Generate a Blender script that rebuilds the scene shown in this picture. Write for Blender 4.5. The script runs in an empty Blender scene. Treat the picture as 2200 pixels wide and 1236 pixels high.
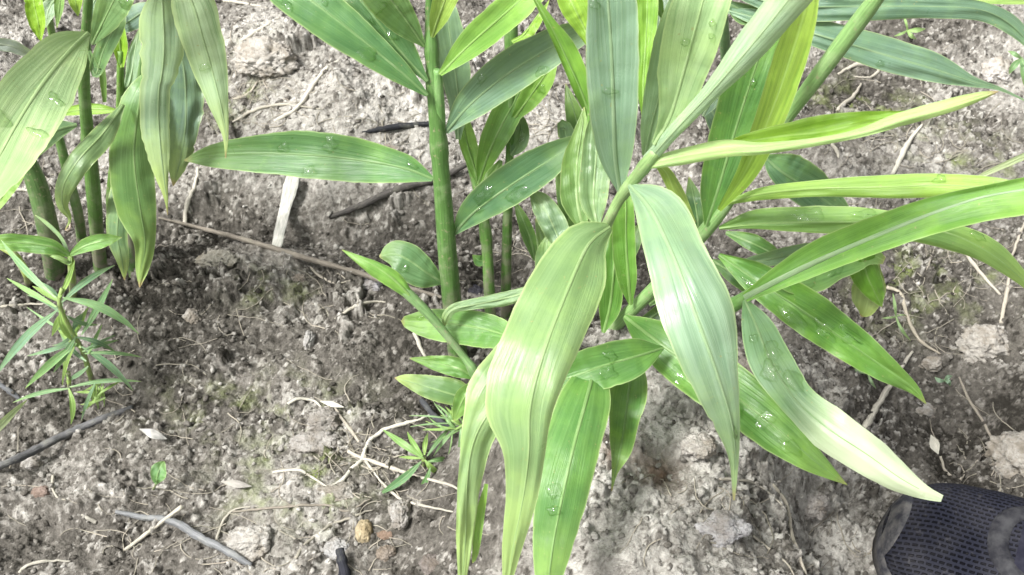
import bpy, math, random
import numpy as np
from mathutils import Vector, noise as mnoise
R = math.radians
random.seed(7); rng = np.random.default_rng(11)
S = bpy.context.scene
col = S.collection
# ---------------------------------------------------------------- camera, sky, sun, exposure
CH, PITCH, TH = 0.70, 50.0, 0.466
cam = bpy.data.cameras.new('camera'); camo = bpy.data.objects.new('camera', cam); col.objects.link(camo)
camo.location = (0, 0, CH); camo.rotation_euler = (R(90-PITCH), 0, 0)
cam.sensor_width = 36; cam.lens = 18/TH; cam.clip_start = .01; cam.clip_end = 200
S.camera = camo
cam.dof.use_dof = True; cam.dof.focus_distance = .66; cam.dof.aperture_fstop = 34
W = bpy.data.worlds.new('World'); S.world = W; W.use_nodes = True
wn = W.node_tree; bgn = wn.nodes['Background']
sky = wn.nodes.new('ShaderNodeTexSky'); sky.sky_type = 'NISHITA'; sky.sun_disc = False
SUN_EL, SUN_AZ = R(57), R(-112)
sky.sun_elevation = SUN_EL; sky.sun_rotation = SUN_AZ; sky.air_density = 1.0; sky.dust_density = 6.0; sky.ozone_density = 1.0
hs = wn.nodes.new('ShaderNodeHueSaturation'); hs.inputs['Saturation'].default_value = .12
wn.links.new(sky.outputs[0], hs.inputs['Color']); wn.links.new(hs.outputs[0], bgn.inputs['Color'])
bgn.inputs['Strength'].default_value = .125
sl = bpy.data.lights.new('sun', 'SUN'); slo = bpy.data.objects.new('sun', sl); col.objects.link(slo)
sl.energy = 3.2; sl.angle = R(13); sl.color = (1, .985, .96)
sd = Vector((math.sin(SUN_AZ)*math.cos(SUN_EL), math.cos(SUN_AZ)*math.cos(SUN_EL), math.sin(SUN_EL)))
slo.rotation_euler = (-sd).to_track_quat('-Z', 'Y').to_euler(); slo.location = (0, 0, 5)
S.view_settings.view_transform = 'Standard'; S.view_settings.look = 'None'
S.view_settings.exposure = .93; S.view_settings.gamma = 1
S.render.resolution_x = 1024; S.render.resolution_y = 575
try: S.cycles.max_bounces = 8; S.cycles.transparent_max_bounces = 8
except Exception: pass

# ---------------------------------------------------------------- camera maths
cp, sp = math.cos(R(PITCH)), math.sin(R(PITCH))
FWD = np.array((0, cp, -sp)); UP = np.array((0, sp, cp)); RT = np.array((1., 0, 0)); CAM = np.array((0, 0, CH))
K = TH/1100
def ray(px, py): return FWD + (px-1100)*K*RT + (618-py)*K*UP
def P(px, py, d): return CAM + ray(px, py)*d          # real point seen at photo pixel, d metres deep
def P0(px, py, z=0.):
    r = ray(px, py); return CAM + r*((z-CH)/r[2])

# ---------------------------------------------------------------- helpers
def tag(o, label=None, cat=None, group=None, kind=None):
    if label: o['label'] = label
    if cat: o['category'] = cat
    if group: o['group'] = group
    if kind: o['kind'] = kind
    return o
def mesh(name, V, F, mat, parent=None, uv=None, smooth=True):
    me = bpy.data.meshes.new(name); me.from_pydata([tuple(map(float, v)) for v in V], [], F)
    if smooth: me.polygons.foreach_set('use_smooth', [True]*len(me.polygons))
    if uv is not None:
        l = me.uv_layers.new(name='uv'); vi = np.empty(len(me.loops), int); me.loops.foreach_get('vertex_index', vi)
        l.data.foreach_set('uv', np.asarray(uv, float)[vi].ravel())
    if mat: me.materials.append(mat)
    me.update()
    o = bpy.data.objects.new(name, me); col.objects.link(o)
    if parent:
        o.parent = parent
        o.matrix_parent_inverse = parent_world(parent).inverted()
    return o
def parent_world(p):
    from mathutils import Matrix
    m = Matrix.Translation(p.location) @ p.rotation_euler.to_matrix().to_4x4()
    if p.parent: m = parent_world(p.parent) @ p.matrix_parent_inverse @ m
    return m
def thing(name, loc, label, cat, group=None):
    o = bpy.data.objects.new(name, None); o.empty_display_size = .02; col.objects.link(o)
    o.location = tuple(map(float, loc)); return tag(o, label, cat, group)
def cr(pts, n):
    """Catmull-Rom through rows of pts, n samples, roughly even along the first two columns"""
    p = np.asarray(pts, float)
    if len(p) == 2: p = np.array([p[0], (p[0]+p[1])/2, p[1]])
    q = np.vstack([2*p[0]-p[1], p, 2*p[-1]-p[-2]])
    seg = np.linalg.norm(np.diff(p[:, :2], axis=0), axis=1)+1e-6; cum = np.concatenate([[0], np.cumsum(seg)])
    out = []
    for t in np.linspace(0, cum[-1], n):
        i = min(int(np.searchsorted(cum, t, side='right')-1), len(p)-2); u = (t-cum[i])/seg[i]
        a, b, c, d = q[i], q[i+1], q[i+2], q[i+3]
        out.append(.5*((2*b)+(c-a)*u+(2*a-5*b+4*c-d)*u*u+(3*b-a-3*c+d)*u**3))
    return np.array(out)

# ---------------------------------------------------------------- materials
def newmat(name):
    m = bpy.data.materials.new(name); m.use_nodes = True; nt = m.node_tree
    return m, nt, nt.nodes['Principled BSDF'], nt.nodes['Material Output']
def N(nt, t, **kw):
    n = nt.nodes.new(t)
    for k, v in kw.items():
        if k in n.inputs.keys() if isinstance(k, str) else False: n.inputs[k].default_value = v
        else: setattr(n, k, v)
    return n
def mathn(nt, op, a, b=None, clamp=False):
    n = nt.nodes.new('ShaderNodeMath'); n.operation = op; n.use_clamp = clamp
    for i, x in enumerate((a, b)):
        if x is None: continue
        if isinstance(x, (int, float)): n.inputs[i].default_value = x
        else: nt.links.new(x, n.inputs[i])
    return n.outputs[0]
def mixc(nt, f, a, b, mode='MIX'):
    n = nt.nodes.new('ShaderNodeMix'); n.data_type = 'RGBA'; n.blend_type = mode
    for s, x in ((n.inputs[0], f), (n.inputs[6], a), (n.inputs[7], b)):
        if isinstance(x, (int, float)): s.default_value = x
        elif isinstance(x, tuple): s.default_value = (*x, 1) if len(x) == 3 else x
        else: nt.links.new(x, s)
    return n.outputs[2]
def ramp(nt, f, a, b):
    n = nt.nodes.new('ShaderNodeMapRange'); nt.links.new(f, n.inputs[0]); n.inputs[1].default_value = a; n.inputs[2].default_value = b
    return n.outputs[0]
def noisetex(nt, vec, scale, detail=3, rough=.55):
    n = nt.nodes.new('ShaderNodeTexNoise'); n.inputs['Scale'].default_value = scale; n.inputs['Detail'].default_value = detail
    n.inputs['Roughness'].default_value = rough
    if vec is not None: nt.links.new(vec, n.inputs['Vector'])
    return n.outputs['Fac']

def leaf_material():
    m, nt, b, out = newmat('leaf_blade'); L = nt.links.new
    uv = nt.nodes.new('ShaderNodeUVMap'); uv.uv_map = 'uv'
    sep = nt.nodes.new('ShaderNodeSeparateXYZ'); L(uv.outputs[0], sep.inputs[0])
    oi = nt.nodes.new('ShaderNodeObjectInfo')
    a = mathn(nt, 'ABSOLUTE', mathn(nt, 'SUBTRACT', sep.outputs[0], .5)); a = mathn(nt, 'MULTIPLY', a, 2.)
    # veins fan out from the midrib: across coordinate drifts with the length
    vx = mathn(nt, 'SUBTRACT', a, mathn(nt, 'MULTIPLY', sep.outputs[1], .55))
    cmb = nt.nodes.new('ShaderNodeCombineXYZ')
    L(mathn(nt, 'MULTIPLY', vx, 1.), cmb.inputs[0]); L(mathn(nt, 'MULTIPLY', sep.outputs[1], .05), cmb.inputs[1]); L(mathn(nt, 'MULTIPLY', oi.outputs['Random'], 30.), cmb.inputs[2])
    fine = noisetex(nt, cmb.outputs[0], 42, 2, .6)
    wide = noisetex(nt, cmb.outputs[0], 7, 3, .6)
    geo = nt.nodes.new('ShaderNodeNewGeometry')
    blot = noisetex(nt, geo.outputs['Position'], 38, 5, .65)
    blot2 = noisetex(nt, geo.outputs['Position'], 15, 3, .6)
    base = oi.outputs['Color']
    dark = mixc(nt, 1., base, (.50, .60, .52), 'MULTIPLY')
    lite = mixc(nt, .30, base, (.55, .72, .34))
    c = mixc(nt, ramp(nt, wide, .34, .68), dark, base)
    c = mixc(nt, mathn(nt, 'MULTIPLY', ramp(nt, fine, .42, .66), .32), c, lite)
    c = mixc(nt, mathn(nt, 'MULTIPLY', ramp(nt, blot, .46, .66), .8), c, mixc(nt, .22, base, (.36, .62, .05)))
    c = mixc(nt, mathn(nt, 'MULTIPLY', ramp(nt, blot2, .42, .62), .6), c, dark)
    # brown specks
    sp_ = noisetex(nt, geo.outputs['Position'], 420, 2, .5)
    c = mixc(nt, mathn(nt, 'MULTIPLY', ramp(nt, sp_, .70, .77), .7), c, (.32, .30, .12))
    # yellowing tip and pale margin
    al = oi.outputs['Alpha']
    ty = mathn(nt, 'MULTIPLY', ramp(nt, mathn(nt, 'ADD', sep.outputs[1], mathn(nt, 'MULTIPLY', blot, .3)), .75, 1.15), al, True)
    ey = mathn(nt, 'MULTIPLY', ramp(nt, mathn(nt, 'ADD', a, mathn(nt, 'MULTIPLY', wide, .35)), .85, 1.25), mathn(nt, 'MULTIPLY', al, .45), True)
    c = mixc(nt, mathn(nt, 'MAXIMUM', ty, ey), c, (.42, .53, .15))
    c = mixc(nt, mathn(nt, 'MULTIPLY', ramp(nt, a, .93, .985), .38), c, (.55, .66, .30))
    c = mixc(nt, mathn(nt, 'MULTIPLY', ramp(nt, a, .085, .03), .55), c, mixc(nt, .5, base, (.42, .60, .24)))
    c = mixc(nt, mathn(nt, 'MULTIPLY', ramp(nt, mathn(nt, 'ADD', sep.outputs[1], mathn(nt, 'MULTIPLY', blot, .06)), .985, 1.02), mathn(nt, 'MULTIPLY', al, 2., True)), c, (.36, .27, .13))
    pt = nt.nodes.new('ShaderNodeAttribute'); pt.attribute_type = 'OBJECT'; pt.attribute_name = 'pale_tip'
    c = mixc(nt, mathn(nt, 'MULTIPLY', ramp(nt, mathn(nt, 'ADD', sep.outputs[1], mathn(nt, 'MULTIPLY', wide, .12)), .44, .66), pt.outputs['Fac'], True), c, (.47, .54, .36))
    L(c, b.inputs['Base Color'])
    b.inputs['Roughness'].default_value = .36; b.inputs['Specular IOR Level'].default_value = .55
    L(mathn(nt, 'ADD', .16, mathn(nt, 'MULTIPLY', blot, .34)), b.inputs['Roughness'])
    bp = nt.nodes.new('ShaderNodeBump'); bp.inputs['Strength'].default_value = .4; bp.inputs['Distance'].default_value = .0008
    L(mathn(nt, 'ADD', mathn(nt, 'ADD', fine, mathn(nt, 'MULTIPLY', wide, 1.5)), mathn(nt, 'MULTIPLY', blot, 1.2)), bp.inputs['Height']); L(bp.outputs[0], b.inputs['Normal'])
    tr = nt.nodes.new('ShaderNodeBsdfTranslucent'); L(mixc(nt, .35, c, (.55, .80, .10)), tr.inputs[0])
    mx = nt.nodes.new('ShaderNodeMixShader'); mx.inputs[0].default_value = .24
    L(b.outputs[0], mx.inputs[1]); L(tr.outputs[0], mx.inputs[2]); L(mx.outputs[0], out.inputs[0])
    return m
def stem_material(name, rough=.4, bump=.4, trans=0):
    m, nt, b, out = newmat(name); L = nt.links.new
    uv = nt.nodes.new('ShaderNodeUVMap'); uv.uv_map = 'uv'
    mp = nt.nodes.new('ShaderNodeMapping'); mp.inputs['Scale'].default_value = (12, 1.2, 1); L(uv.outputs[0], mp.inputs[0])
    oi = nt.nodes.new('ShaderNodeObjectInfo'); geo = nt.nodes.new('ShaderNodeNewGeometry')
    f = noisetex(nt, mp.outputs[0], 2.2, 4, .6); g = noisetex(nt, geo.outputs['Position'], 90, 4, .6)
    c = mixc(nt, ramp(nt, f, .35, .65), mixc(nt, 1., oi.outputs['Color'], (.6, .64, .6), 'MULTIPLY'), oi.outputs['Color'])
    c = mixc(nt, mathn(nt, 'MULTIPLY', ramp(nt, g, .5, .75), .45), c, mixc(nt, .35, oi.outputs['Color'], (.6, .6, .45)))
    sz = nt.nodes.new('ShaderNodeSeparateXYZ'); L(geo.outputs['Position'], sz.inputs[0])
    if name == 'stem_skin': c = mixc(nt, mathn(nt, 'MULTIPLY', ramp(nt, sz.outputs[2], .13, .02), ramp(nt, g, .42, .60)), c, (.20, .18, .14)); c = mixc(nt, mathn(nt, 'MULTIPLY', ramp(nt, noisetex(nt, geo.outputs['Position'], 300, 2), .62, .72), .6), c, (.30, .26, .17))
    L(c, b.inputs['Base Color']); b.inputs['Roughness'].default_value = rough
    b.inputs['Specular IOR Level'].default_value = .15 if rough > .6 else .4
    bp = nt.nodes.new('ShaderNodeBump'); bp.inputs['Strength'].default_value = bump; bp.inputs['Distance'].default_value = .001
    L(mathn(nt, 'ADD', f, g), bp.inputs['Height']); L(bp.outputs[0], b.inputs['Normal'])
    if trans:
        tr = nt.nodes.new('ShaderNodeBsdfTranslucent'); L(mixc(nt, .2, c, (.55, .80, .10)), tr.inputs[0])
        mx = nt.nodes.new('ShaderNodeMixShader'); mx.inputs[0].default_value = trans
        L(b.outputs[0], mx.inputs[1]); L(tr.outputs[0], mx.inputs[2]); L(mx.outputs[0], out.inputs[0])
    return m
def soil_material(name, attr):
    m, nt, b, out = newmat(name); L = nt.links.new
    geo = nt.nodes.new('ShaderNodeNewGeometry'); oi = nt.nodes.new('ShaderNodeObjectInfo')
    pos = geo.outputs['Position']
    n1 = noisetex(nt, pos, 260, 6, .7); n2 = noisetex(nt, pos, 60, 5, .65); n3 = noisetex(nt, pos, 700, 3, .6)
    if attr:
        at = nt.nodes.new('ShaderNodeAttribute'); at.attribute_name = 'soil'
        sep = nt.nodes.new('ShaderNodeSeparateColor'); L(at.outputs['Color'], sep.inputs[0])
        t, mo, br = sep.outputs[0], sep.outputs[1], sep.outputs[2]
        f = mathn(nt, 'ADD', t, mathn(nt, 'MULTIPLY', mathn(nt, 'SUBTRACT', n1, .5), .75))
        f = mathn(nt, 'ADD', f, mathn(nt, 'MULTIPLY', mathn(nt, 'SUBTRACT', n2, .5), .5), True)
        cr_ = nt.nodes.new('ShaderNodeValToRGB'); L(f, cr_.inputs[0]); e = cr_.color_ramp.elements
        e[0].position = 0; e[0].color = (.048, .044, .037, 1); e[1].position = 1; e[1].color = (.76, .735, .68, 1)
        for p_, c_ in ((.3, (.168, .155, .135, 1)), (.6, (.43, .410, .370, 1))):
            x = e.new(p_); x.color = c_
        c = mixc(nt, mathn(nt, 'MULTIPLY', mo, ramp(nt, n2, .35, .6)), cr_.outputs[0], (.20, .24, .085))
        c = mixc(nt, mathn(nt, 'MULTIPLY', br, .8), c, (.19, .115, .07))
    else:
        c = mixc(nt, ramp(nt, n1, .3, .7), mixc(nt, 1., oi.outputs['Color'], (.55, .53, .50), 'MULTIPLY'), oi.outputs['Color'])
        c = mixc(nt, mathn(nt, 'MULTIPLY', ramp(nt, n2, .45, .62), .8), c, mixc(nt, 1., oi.outputs['Color'], (.50, .46, .40), 'MULTIPLY'))
    L(c, b.inputs['Base Color']); b.inputs['Roughness'].default_value = .95; b.inputs['Specular IOR Level'].default_value = .04
    bp = nt.nodes.new('ShaderNodeBump'); bp.inputs['Strength'].default_value = 1.; bp.inputs['Distance'].default_value = .004
    L(mathn(nt, 'ADD', n1, mathn(nt, 'MULTIPLY', n3, .45)), bp.inputs['Height']); L(bp.outputs[0], b.inputs['Normal'])
    return m
def water_material():
    m, nt, b, out = newmat('water_film')
    L = nt.links.new; tr = nt.nodes.new('ShaderNodeBsdfTransparent'); tr.inputs[0].default_value = (.92, .97, .84, 1)
    gl = nt.nodes.new('ShaderNodeBsdfGlossy'); gl.inputs['Roughness'].default_value = .04
    geo = nt.nodes.new('ShaderNodeNewGeometry'); dt = nt.nodes.new('ShaderNodeVectorMath'); dt.operation = 'DOT_PRODUCT'
    L(geo.outputs['Normal'], dt.inputs[0]); L(geo.outputs['Incoming'], dt.inputs[1])
    inv = mathn(nt, 'SUBTRACT', 1., mathn(nt, 'ABSOLUTE', dt.outputs['Value'])); fres = mathn(nt, 'ADD', .05, mathn(nt, 'MULTIPLY', mathn(nt, 'POWER', inv, 4.), .9))
    bp = nt.nodes.new('ShaderNodeBump'); bp.inputs['Strength'].default_value = .6; bp.inputs['Distance'].default_value = .002
    L(mixc(nt, mathn(nt, 'POWER', inv, 1.3), (.97, .99, .94), (.55, .70, .42)), tr.inputs[0])
    L(noisetex(nt, geo.outputs['Position'], 160, 2), bp.inputs['Height']); L(bp.outputs[0], gl.inputs['Normal'])
    mx = nt.nodes.new('ShaderNodeMixShader'); L(fres, mx.inputs[0]); L(tr.outputs[0], mx.inputs[1]); L(gl.outputs[0], mx.inputs[2]); L(mx.outputs[0], out.inputs[0])
    return m
MLEAF = leaf_material(); MSTEM = stem_material('stem_skin'); MRIB = stem_material('midrib_skin', rough=.35, bump=.1, trans=.3)
MWOOD = stem_material('weathered_wood', rough=.9, bump=1.); MROOT = stem_material('root_skin', rough=.85, bump=.6)
MSOIL = soil_material('soil', True); MCLOD = soil_material('clod_soil', False); MWATER = water_material()

# ---------------------------------------------------------------- ground: one height field, crumbs and clods stamped in
def axis(lo, hi, step, far):
    a = list(np.arange(lo, hi, step)); s = step; x = a[0]; pre = []
    while x > -far: s *= 1.22; x -= s; pre.append(x)
    s = step; x = a[-1]; post = []
    while x < far: s *= 1.22; x += s; post.append(x)
    return np.array(pre[::-1]+a+post), len(pre), len(a)
STEP = .00115
X0, X1, Y0, Y1 = -.60, .60, .235, 1.16
ax, ix, nx = axis(X0, X1, STEP, 25); ay, iy, ny = axis(Y0, Y1, STEP, 25)
XX, YY = np.meshgrid(ax, ay)
def perlin(x, y, seed):
    r = np.random.default_rng(seed); g = r.uniform(0, 2*np.pi, (256, 256)); gx, gy = np.cos(g), np.sin(g)
    xi = np.floor(x).astype(int); yi = np.floor(y).astype(int); xf = x-xi; yf = y-yi
    u = xf*xf*xf*(xf*(xf*6-15)+10); v = yf*yf*yf*(yf*(yf*6-15)+10)
    def d(i, j):
        a = (xi+i) % 256; b = (yi+j) % 256; return gx[a, b]*(xf-i)+gy[a, b]*(yf-j)
    return (d(0, 0)*(1-u)+d(1, 0)*u)*(1-v)+(d(0, 1)*(1-u)+d(1, 1)*u)*v
def fbm(x, y, s, o, seed, g=.5):
    t = 0; a = 1
    for k in range(o): t = t+a*perlin(x*s+7*k, y*s+3*k, seed+k); s *= 2.03; a *= g
    return t
def blob(px, py, rx, ry=None, rot=0):
    c = P0(px, py); ry = ry or rx; dx, dy = XX-c[0], YY-c[1]; ca, sa = math.cos(rot), math.sin(rot)
    return np.exp(-(((dx*ca+dy*sa)/rx)**2+((-dx*sa+dy*ca)/ry)**2))
H = .026*fbm(XX, YY, 5, 3, 3)+.012*fbm(XX, YY, 16, 4, 21)
H += .092*np.clip(2.0*blob(1430, 1120, .125, .11, -.6), 0, 1)+.02*blob(1350, 900, .08)+.018*blob(1750, 780, .05)
H -= .060*blob(2060, 900, .09, .16)+.02*blob(1820, 180, .16, .05)
H += .035*blob(720, 230, .15, .10)+.02*blob(560, 120, .05)-.022*blob(560, 460, .16, .030)-.018*blob(820, 470, .08, .03)
H -= .016*blob(640, 760, .10, .06)+.012*blob(560, 900, .10, .05)+.010*blob(1380, 1150, .018)+.008*blob(1290, 1100, .014)
H += .03*blob(2080, 60, .10, .07)+.015*blob(250, 640, .05)
m_ = np.clip(2.4*blob(1990, 1175, .085, .065), 0, 1); H = H*(1-m_)-.024*m_
core = (slice(iy, iy+ny), slice(ix, ix+nx))
Hc = H[core].copy(); cx, cy = ax[ix:ix+nx], ay[iy:iy+ny]
XC, YC = XX[core], YY[core]
Hc += .0045*fbm(XC, YC, 45, 3, 40)
tone = .32+.34*fbm(XC, YC, 9, 3, 60)
def tb(px, py, rx, ry, a, rot=0):
    global tone; tone = tone+a*blob(px, py, rx, ry, rot)[core]
tb(730, 230, .17, .09, .26); tb(560, 130, .05, .04, .2); tb(1480, 1080, .13, .12, .24, -.6); tb(1500, 1230, .16, .06, .06)
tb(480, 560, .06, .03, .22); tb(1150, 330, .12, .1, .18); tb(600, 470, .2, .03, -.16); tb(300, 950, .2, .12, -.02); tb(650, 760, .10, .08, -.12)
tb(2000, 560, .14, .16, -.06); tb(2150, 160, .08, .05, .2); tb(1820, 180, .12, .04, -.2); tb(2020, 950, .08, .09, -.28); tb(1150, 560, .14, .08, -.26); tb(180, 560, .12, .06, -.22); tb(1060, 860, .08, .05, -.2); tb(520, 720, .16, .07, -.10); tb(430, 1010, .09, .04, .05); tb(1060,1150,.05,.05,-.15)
TC = tone.copy()
base_h = Hc.copy(); macro = Hc.copy()
SX = 1/STEP
WXF = fbm(XC, YC, 130, 3, 120, .6)*.9; WYF = fbm(XC, YC, 130, 3, 140, .6)*.9
def stamp(x, y, r, h, asp, rot, sink, tval, sq):
    i0, i1 = int((x-r-X0)*SX), int((x+r-X0)*SX)+2; j0, j1 = int((y-r-Y0)*SX), int((y+r-Y0)*SX)+2
    if i0 < 0 or j0 < 0 or i1 >= nx or j1 >= ny: return
    dx = cx[i0:i1][None, :]-x; dy = cy[j0:j1][:, None]-y; ca, sa = math.cos(rot), math.sin(rot)
    u = (dx*ca+dy*sa)/r+WXF[j0:j1, i0:i1]; v = (-dx*sa+dy*ca)/(r*asp)+WYF[j0:j1, i0:i1]
    q = u*u+v*v
    th = np.arctan2(v, u); q = q*(1+sq[0]*np.cos(th*2+sq[1])+sq[2]*np.cos(th*3+sq[3])+sq[4]*np.cos(5*th+sq[5]))
    pr = np.minimum(1, 1.5*np.sqrt(np.clip(1-q, 0, 1)))*h*(.78+.35*WXF[j0:j1, i0:i1])+sq[6]*u*h+sq[7]*v*h
    new = macro[int((y-Y0)*SX), int((x-X0)*SX)]-sink+pr
    sub = Hc[j0:j1, i0:i1]; mk = (new > sub) & (q < 1)
    sub[mk] = new[mk]; TC[j0:j1, i0:i1][mk] = tval+(tone[j0:j1, i0:i1][mk]-.35)*.6
def scatter(n, r0, r1, hf, sinkf, tv):
    P_ = rng.uniform(0, 1, (n, 8)); sq = rng.uniform(-1, 1, (n, 8))*np.array([.3, 3.1, .3, 3.1, .22, 3.1, .62, .62])
    for k in range(n):
        p = P_[k]; r = r0+(r1-r0)*p[0]**2.2
        x = X0+p[1]*(X1-X0); y = Y0+p[2]*(Y1-Y0)
        stamp(x, y, r, r*hf*(.5+p[3]), .55+.4*p[4], p[5]*6.28, r*sinkf*p[6], tv[0]+(tv[1]-tv[0])*p[7], sq[k])
scatter(170, .012, .026, .62, .5, (.25, .62))
for k in range(260):
    c_ = P0(random.gauss(1580, 170), random.gauss(1080, 130)); r_ = random.uniform(.004, .013)
    stamp(c_[0], c_[1], r_, r_*random.uniform(.4, .75), random.uniform(.6, 1), random.uniform(0, 6), r_*random.uniform(0, .4), random.uniform(.4, .75), rng.uniform(-1, 1, 8)*np.array([.3, 3.1, .3, 3.1, .22, 3.1, .3, .3]))
macro = Hc.copy(); scatter(2600, .004, .0095, .85, .7, (.15, .66))
macro = np.where(Hc-macro > 0, Hc, macro); scatter(20000, .0020, .0048, .78, .5, (.08, .68))
macro = Hc.copy(); scatter(36000, .0012, .0028, .85, .4, (.02, .82))
sm_ = np.clip(.62+1.5*fbm(XC, YC, 13, 3, 300), .22, 1); Hc = base_h+(Hc-base_h)*sm_; TC = TC*(.45+.55*sm_)+(tone*.9+.04)*(.55-.55*sm_)
Hc += .0018*fbm(XC, YC, 230, 3, 80, .6)+.0012*(1-2*np.abs(fbm(XC, YC, 120, 2, 84)))
H[core] = Hc
Z = H
moss = np.clip(fbm(XX, YY, 14, 3, 90)*1.6, 0, 1)*0
for q in ((640, 1030, .05, .035), (560, 880, .06, .03), (1990, 570, .07, .04), (1860, 220, .06, .04), (2090, 340, .05, .04), (520, 230, .03, .06), (590, 620, .03, .02), (690, 1090, .03, .02)):
    moss = np.maximum(moss, blob(q[0], q[1], q[2], q[3])*np.clip(.2+fbm(XX, YY, 40, 3, 95)*2, 0, 1))
br = 1.0*blob(1385, 1165, .014)+.7*blob(1300, 1120, .012)+.5*blob(1590, 950, .02)
br = np.clip(br, 0, 1)
TN = np.full(XX.shape, .36); TN[core] = TC; TN += 0
def grid_mesh(name, X, Y, Z, mat, colr):
    h, w = X.shape; me = bpy.data.meshes.new(name)
    V = np.stack([X, Y, Z], -1).reshape(-1, 3).astype(np.float32)
    idx = np.arange(h*w).reshape(h, w); F = np.stack([idx[:-1, :-1], idx[:-1, 1:], idx[1:, 1:], idx[1:, :-1]], -1).reshape(-1, 4)
    me.vertices.add(len(V)); me.vertices.foreach_set('co', V.ravel())
    me.loops.add(F.size); me.loops.foreach_set('vertex_index', F.ravel().astype(np.int32))
    me.polygons.add(len(F)); me.polygons.foreach_set('loop_start', np.arange(0, F.size, 4, dtype=np.int32))
    me.polygons.foreach_set('loop_total', np.full(len(F), 4, dtype=np.int32)); me.polygons.foreach_set('use_smooth', np.ones(len(F), bool))
    a = me.color_attributes.new('soil', 'FLOAT_COLOR', 'POINT'); a.data.foreach_set('color', colr.reshape(-1, 4).astype(np.float32).ravel())
    me.materials.append(mat); me.update(calc_edges=True); me.validate()
    o = bpy.data.objects.new(name, me); col.objects.link(o); return o
go = grid_mesh('ground', XX, YY, Z, MSOIL, np.stack([np.clip(TN, 0, 1), np.clip(moss, 0, 1), br, np.ones_like(TN)], -1))
tag(go, kind='structure')
def hq(x, y):
    fx, fy = (x-X0)*SX, (y-Y0)*SX
    i = int(min(max(fx, 0), nx-2)); j = int(min(max(fy, 0), ny-2)); u = min(max(fx-i, 0), 1); v = min(max(fy-j, 0), 1)
    return float((Hc[j, i]*(1-u)+Hc[j, i+1]*u)*(1-v)+(Hc[j+1, i]*(1-u)+Hc[j+1, i+1]*u)*v)
def G(px, py, off=0.):
    r = ray(px, py); d = .45
    while d < 1.6:
        p = CAM+r*d
        if p[2] < hq(p[0], p[1]): break
        d += .002
    p = CAM+r*d; p[2] += off
    return p

def crumbs():
    t_ = (1+5**.5)/2
    B = np.array([(-1, t_, 0), (1, t_, 0), (-1, -t_, 0), (1, -t_, 0), (0, -1, t_), (0, 1, t_), (0, -1, -t_), (0, 1, -t_), (t_, 0, -1), (t_, 0, 1), (-t_, 0, -1), (-t_, 0, 1)])/1.9
    FF = np.array([(0, 11, 5), (0, 5, 1), (0, 1, 7), (0, 7, 10), (0, 10, 11), (1, 5, 9), (5, 11, 4), (11, 10, 2), (10, 7, 6), (7, 1, 8), (3, 9, 4), (3, 4, 2), (3, 2, 6), (3, 6, 8), (3, 8, 9), (4, 9, 5), (2, 4, 11), (6, 2, 10), (8, 6, 7), (9, 8, 1)])
    n = 42000; x = rng.uniform(X0, X1, n); y = Y0+(Y1-Y0)*rng.uniform(0, 1, n); r_ = .0007+.0024*rng.uniform(0, 1, n)**3.2
    dens = np.clip(.55+.6*perlin(x*18, y*18, 200), .1, 1); keep = rng.uniform(0, 1, n) < dens; x, y, r_ = x[keep], y[keep], r_[keep]; n = len(x)
    i = np.clip(((x-X0)*SX).astype(int), 0, nx-1); j = np.clip(((y-Y0)*SX).astype(int), 0, ny-1); z = Hc[j, i]+r_*.25
    V = B[None]*(1+.38*rng.uniform(-1, 1, (n, 12, 1)))+.12*rng.uniform(-1, 1, (n, 12, 3)); V = V*(r_[:, None, None]*np.stack([rng.uniform(.7, 1.4, n), rng.uniform(.6, 1.1, n), rng.uniform(.45, .9, n)], -1)[:, None, :])
    a = rng.uniform(0, 6.28, n); ca, sa = np.cos(a)[:, None], np.sin(a)[:, None]
    V = np.stack([V[..., 0]*ca-V[..., 1]*sa+x[:, None], V[..., 0]*sa+V[..., 1]*ca+y[:, None], V[..., 2]+z[:, None]], -1).reshape(-1, 3).astype(np.float32)
    F = (FF[None]+12*np.arange(n)[:, None, None]).reshape(-1, 3).astype(np.int32)
    me = bpy.data.meshes.new('soil_crumbs'); me.vertices.add(len(V)); me.vertices.foreach_set('co', V.ravel()); me.loops.add(F.size); me.loops.foreach_set('vertex_index', F.ravel())
    me.polygons.add(len(F)); me.polygons.foreach_set('loop_start', np.arange(0, F.size, 3, dtype=np.int32)); me.polygons.foreach_set('loop_total', np.full(len(F), 3, dtype=np.int32))
    c = np.zeros((n, 12, 4), np.float32); c[..., 3] = 1; c[..., 0] = np.clip(TC[j, i]*.7+rng.uniform(-.12, .36, n), 0, 1)[:, None]
    at = me.color_attributes.new('soil', 'FLOAT_COLOR', 'POINT'); at.data.foreach_set('color', c.ravel()); me.materials.append(MSOIL); me.update(calc_edges=True)
    o = bpy.data.objects.new('soil_crumbs', me); col.objects.link(o); tag(o, 'loose angular crumbs of grey soil strewn over the ground', 'crumbs', kind='stuff')
crumbs()
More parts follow.
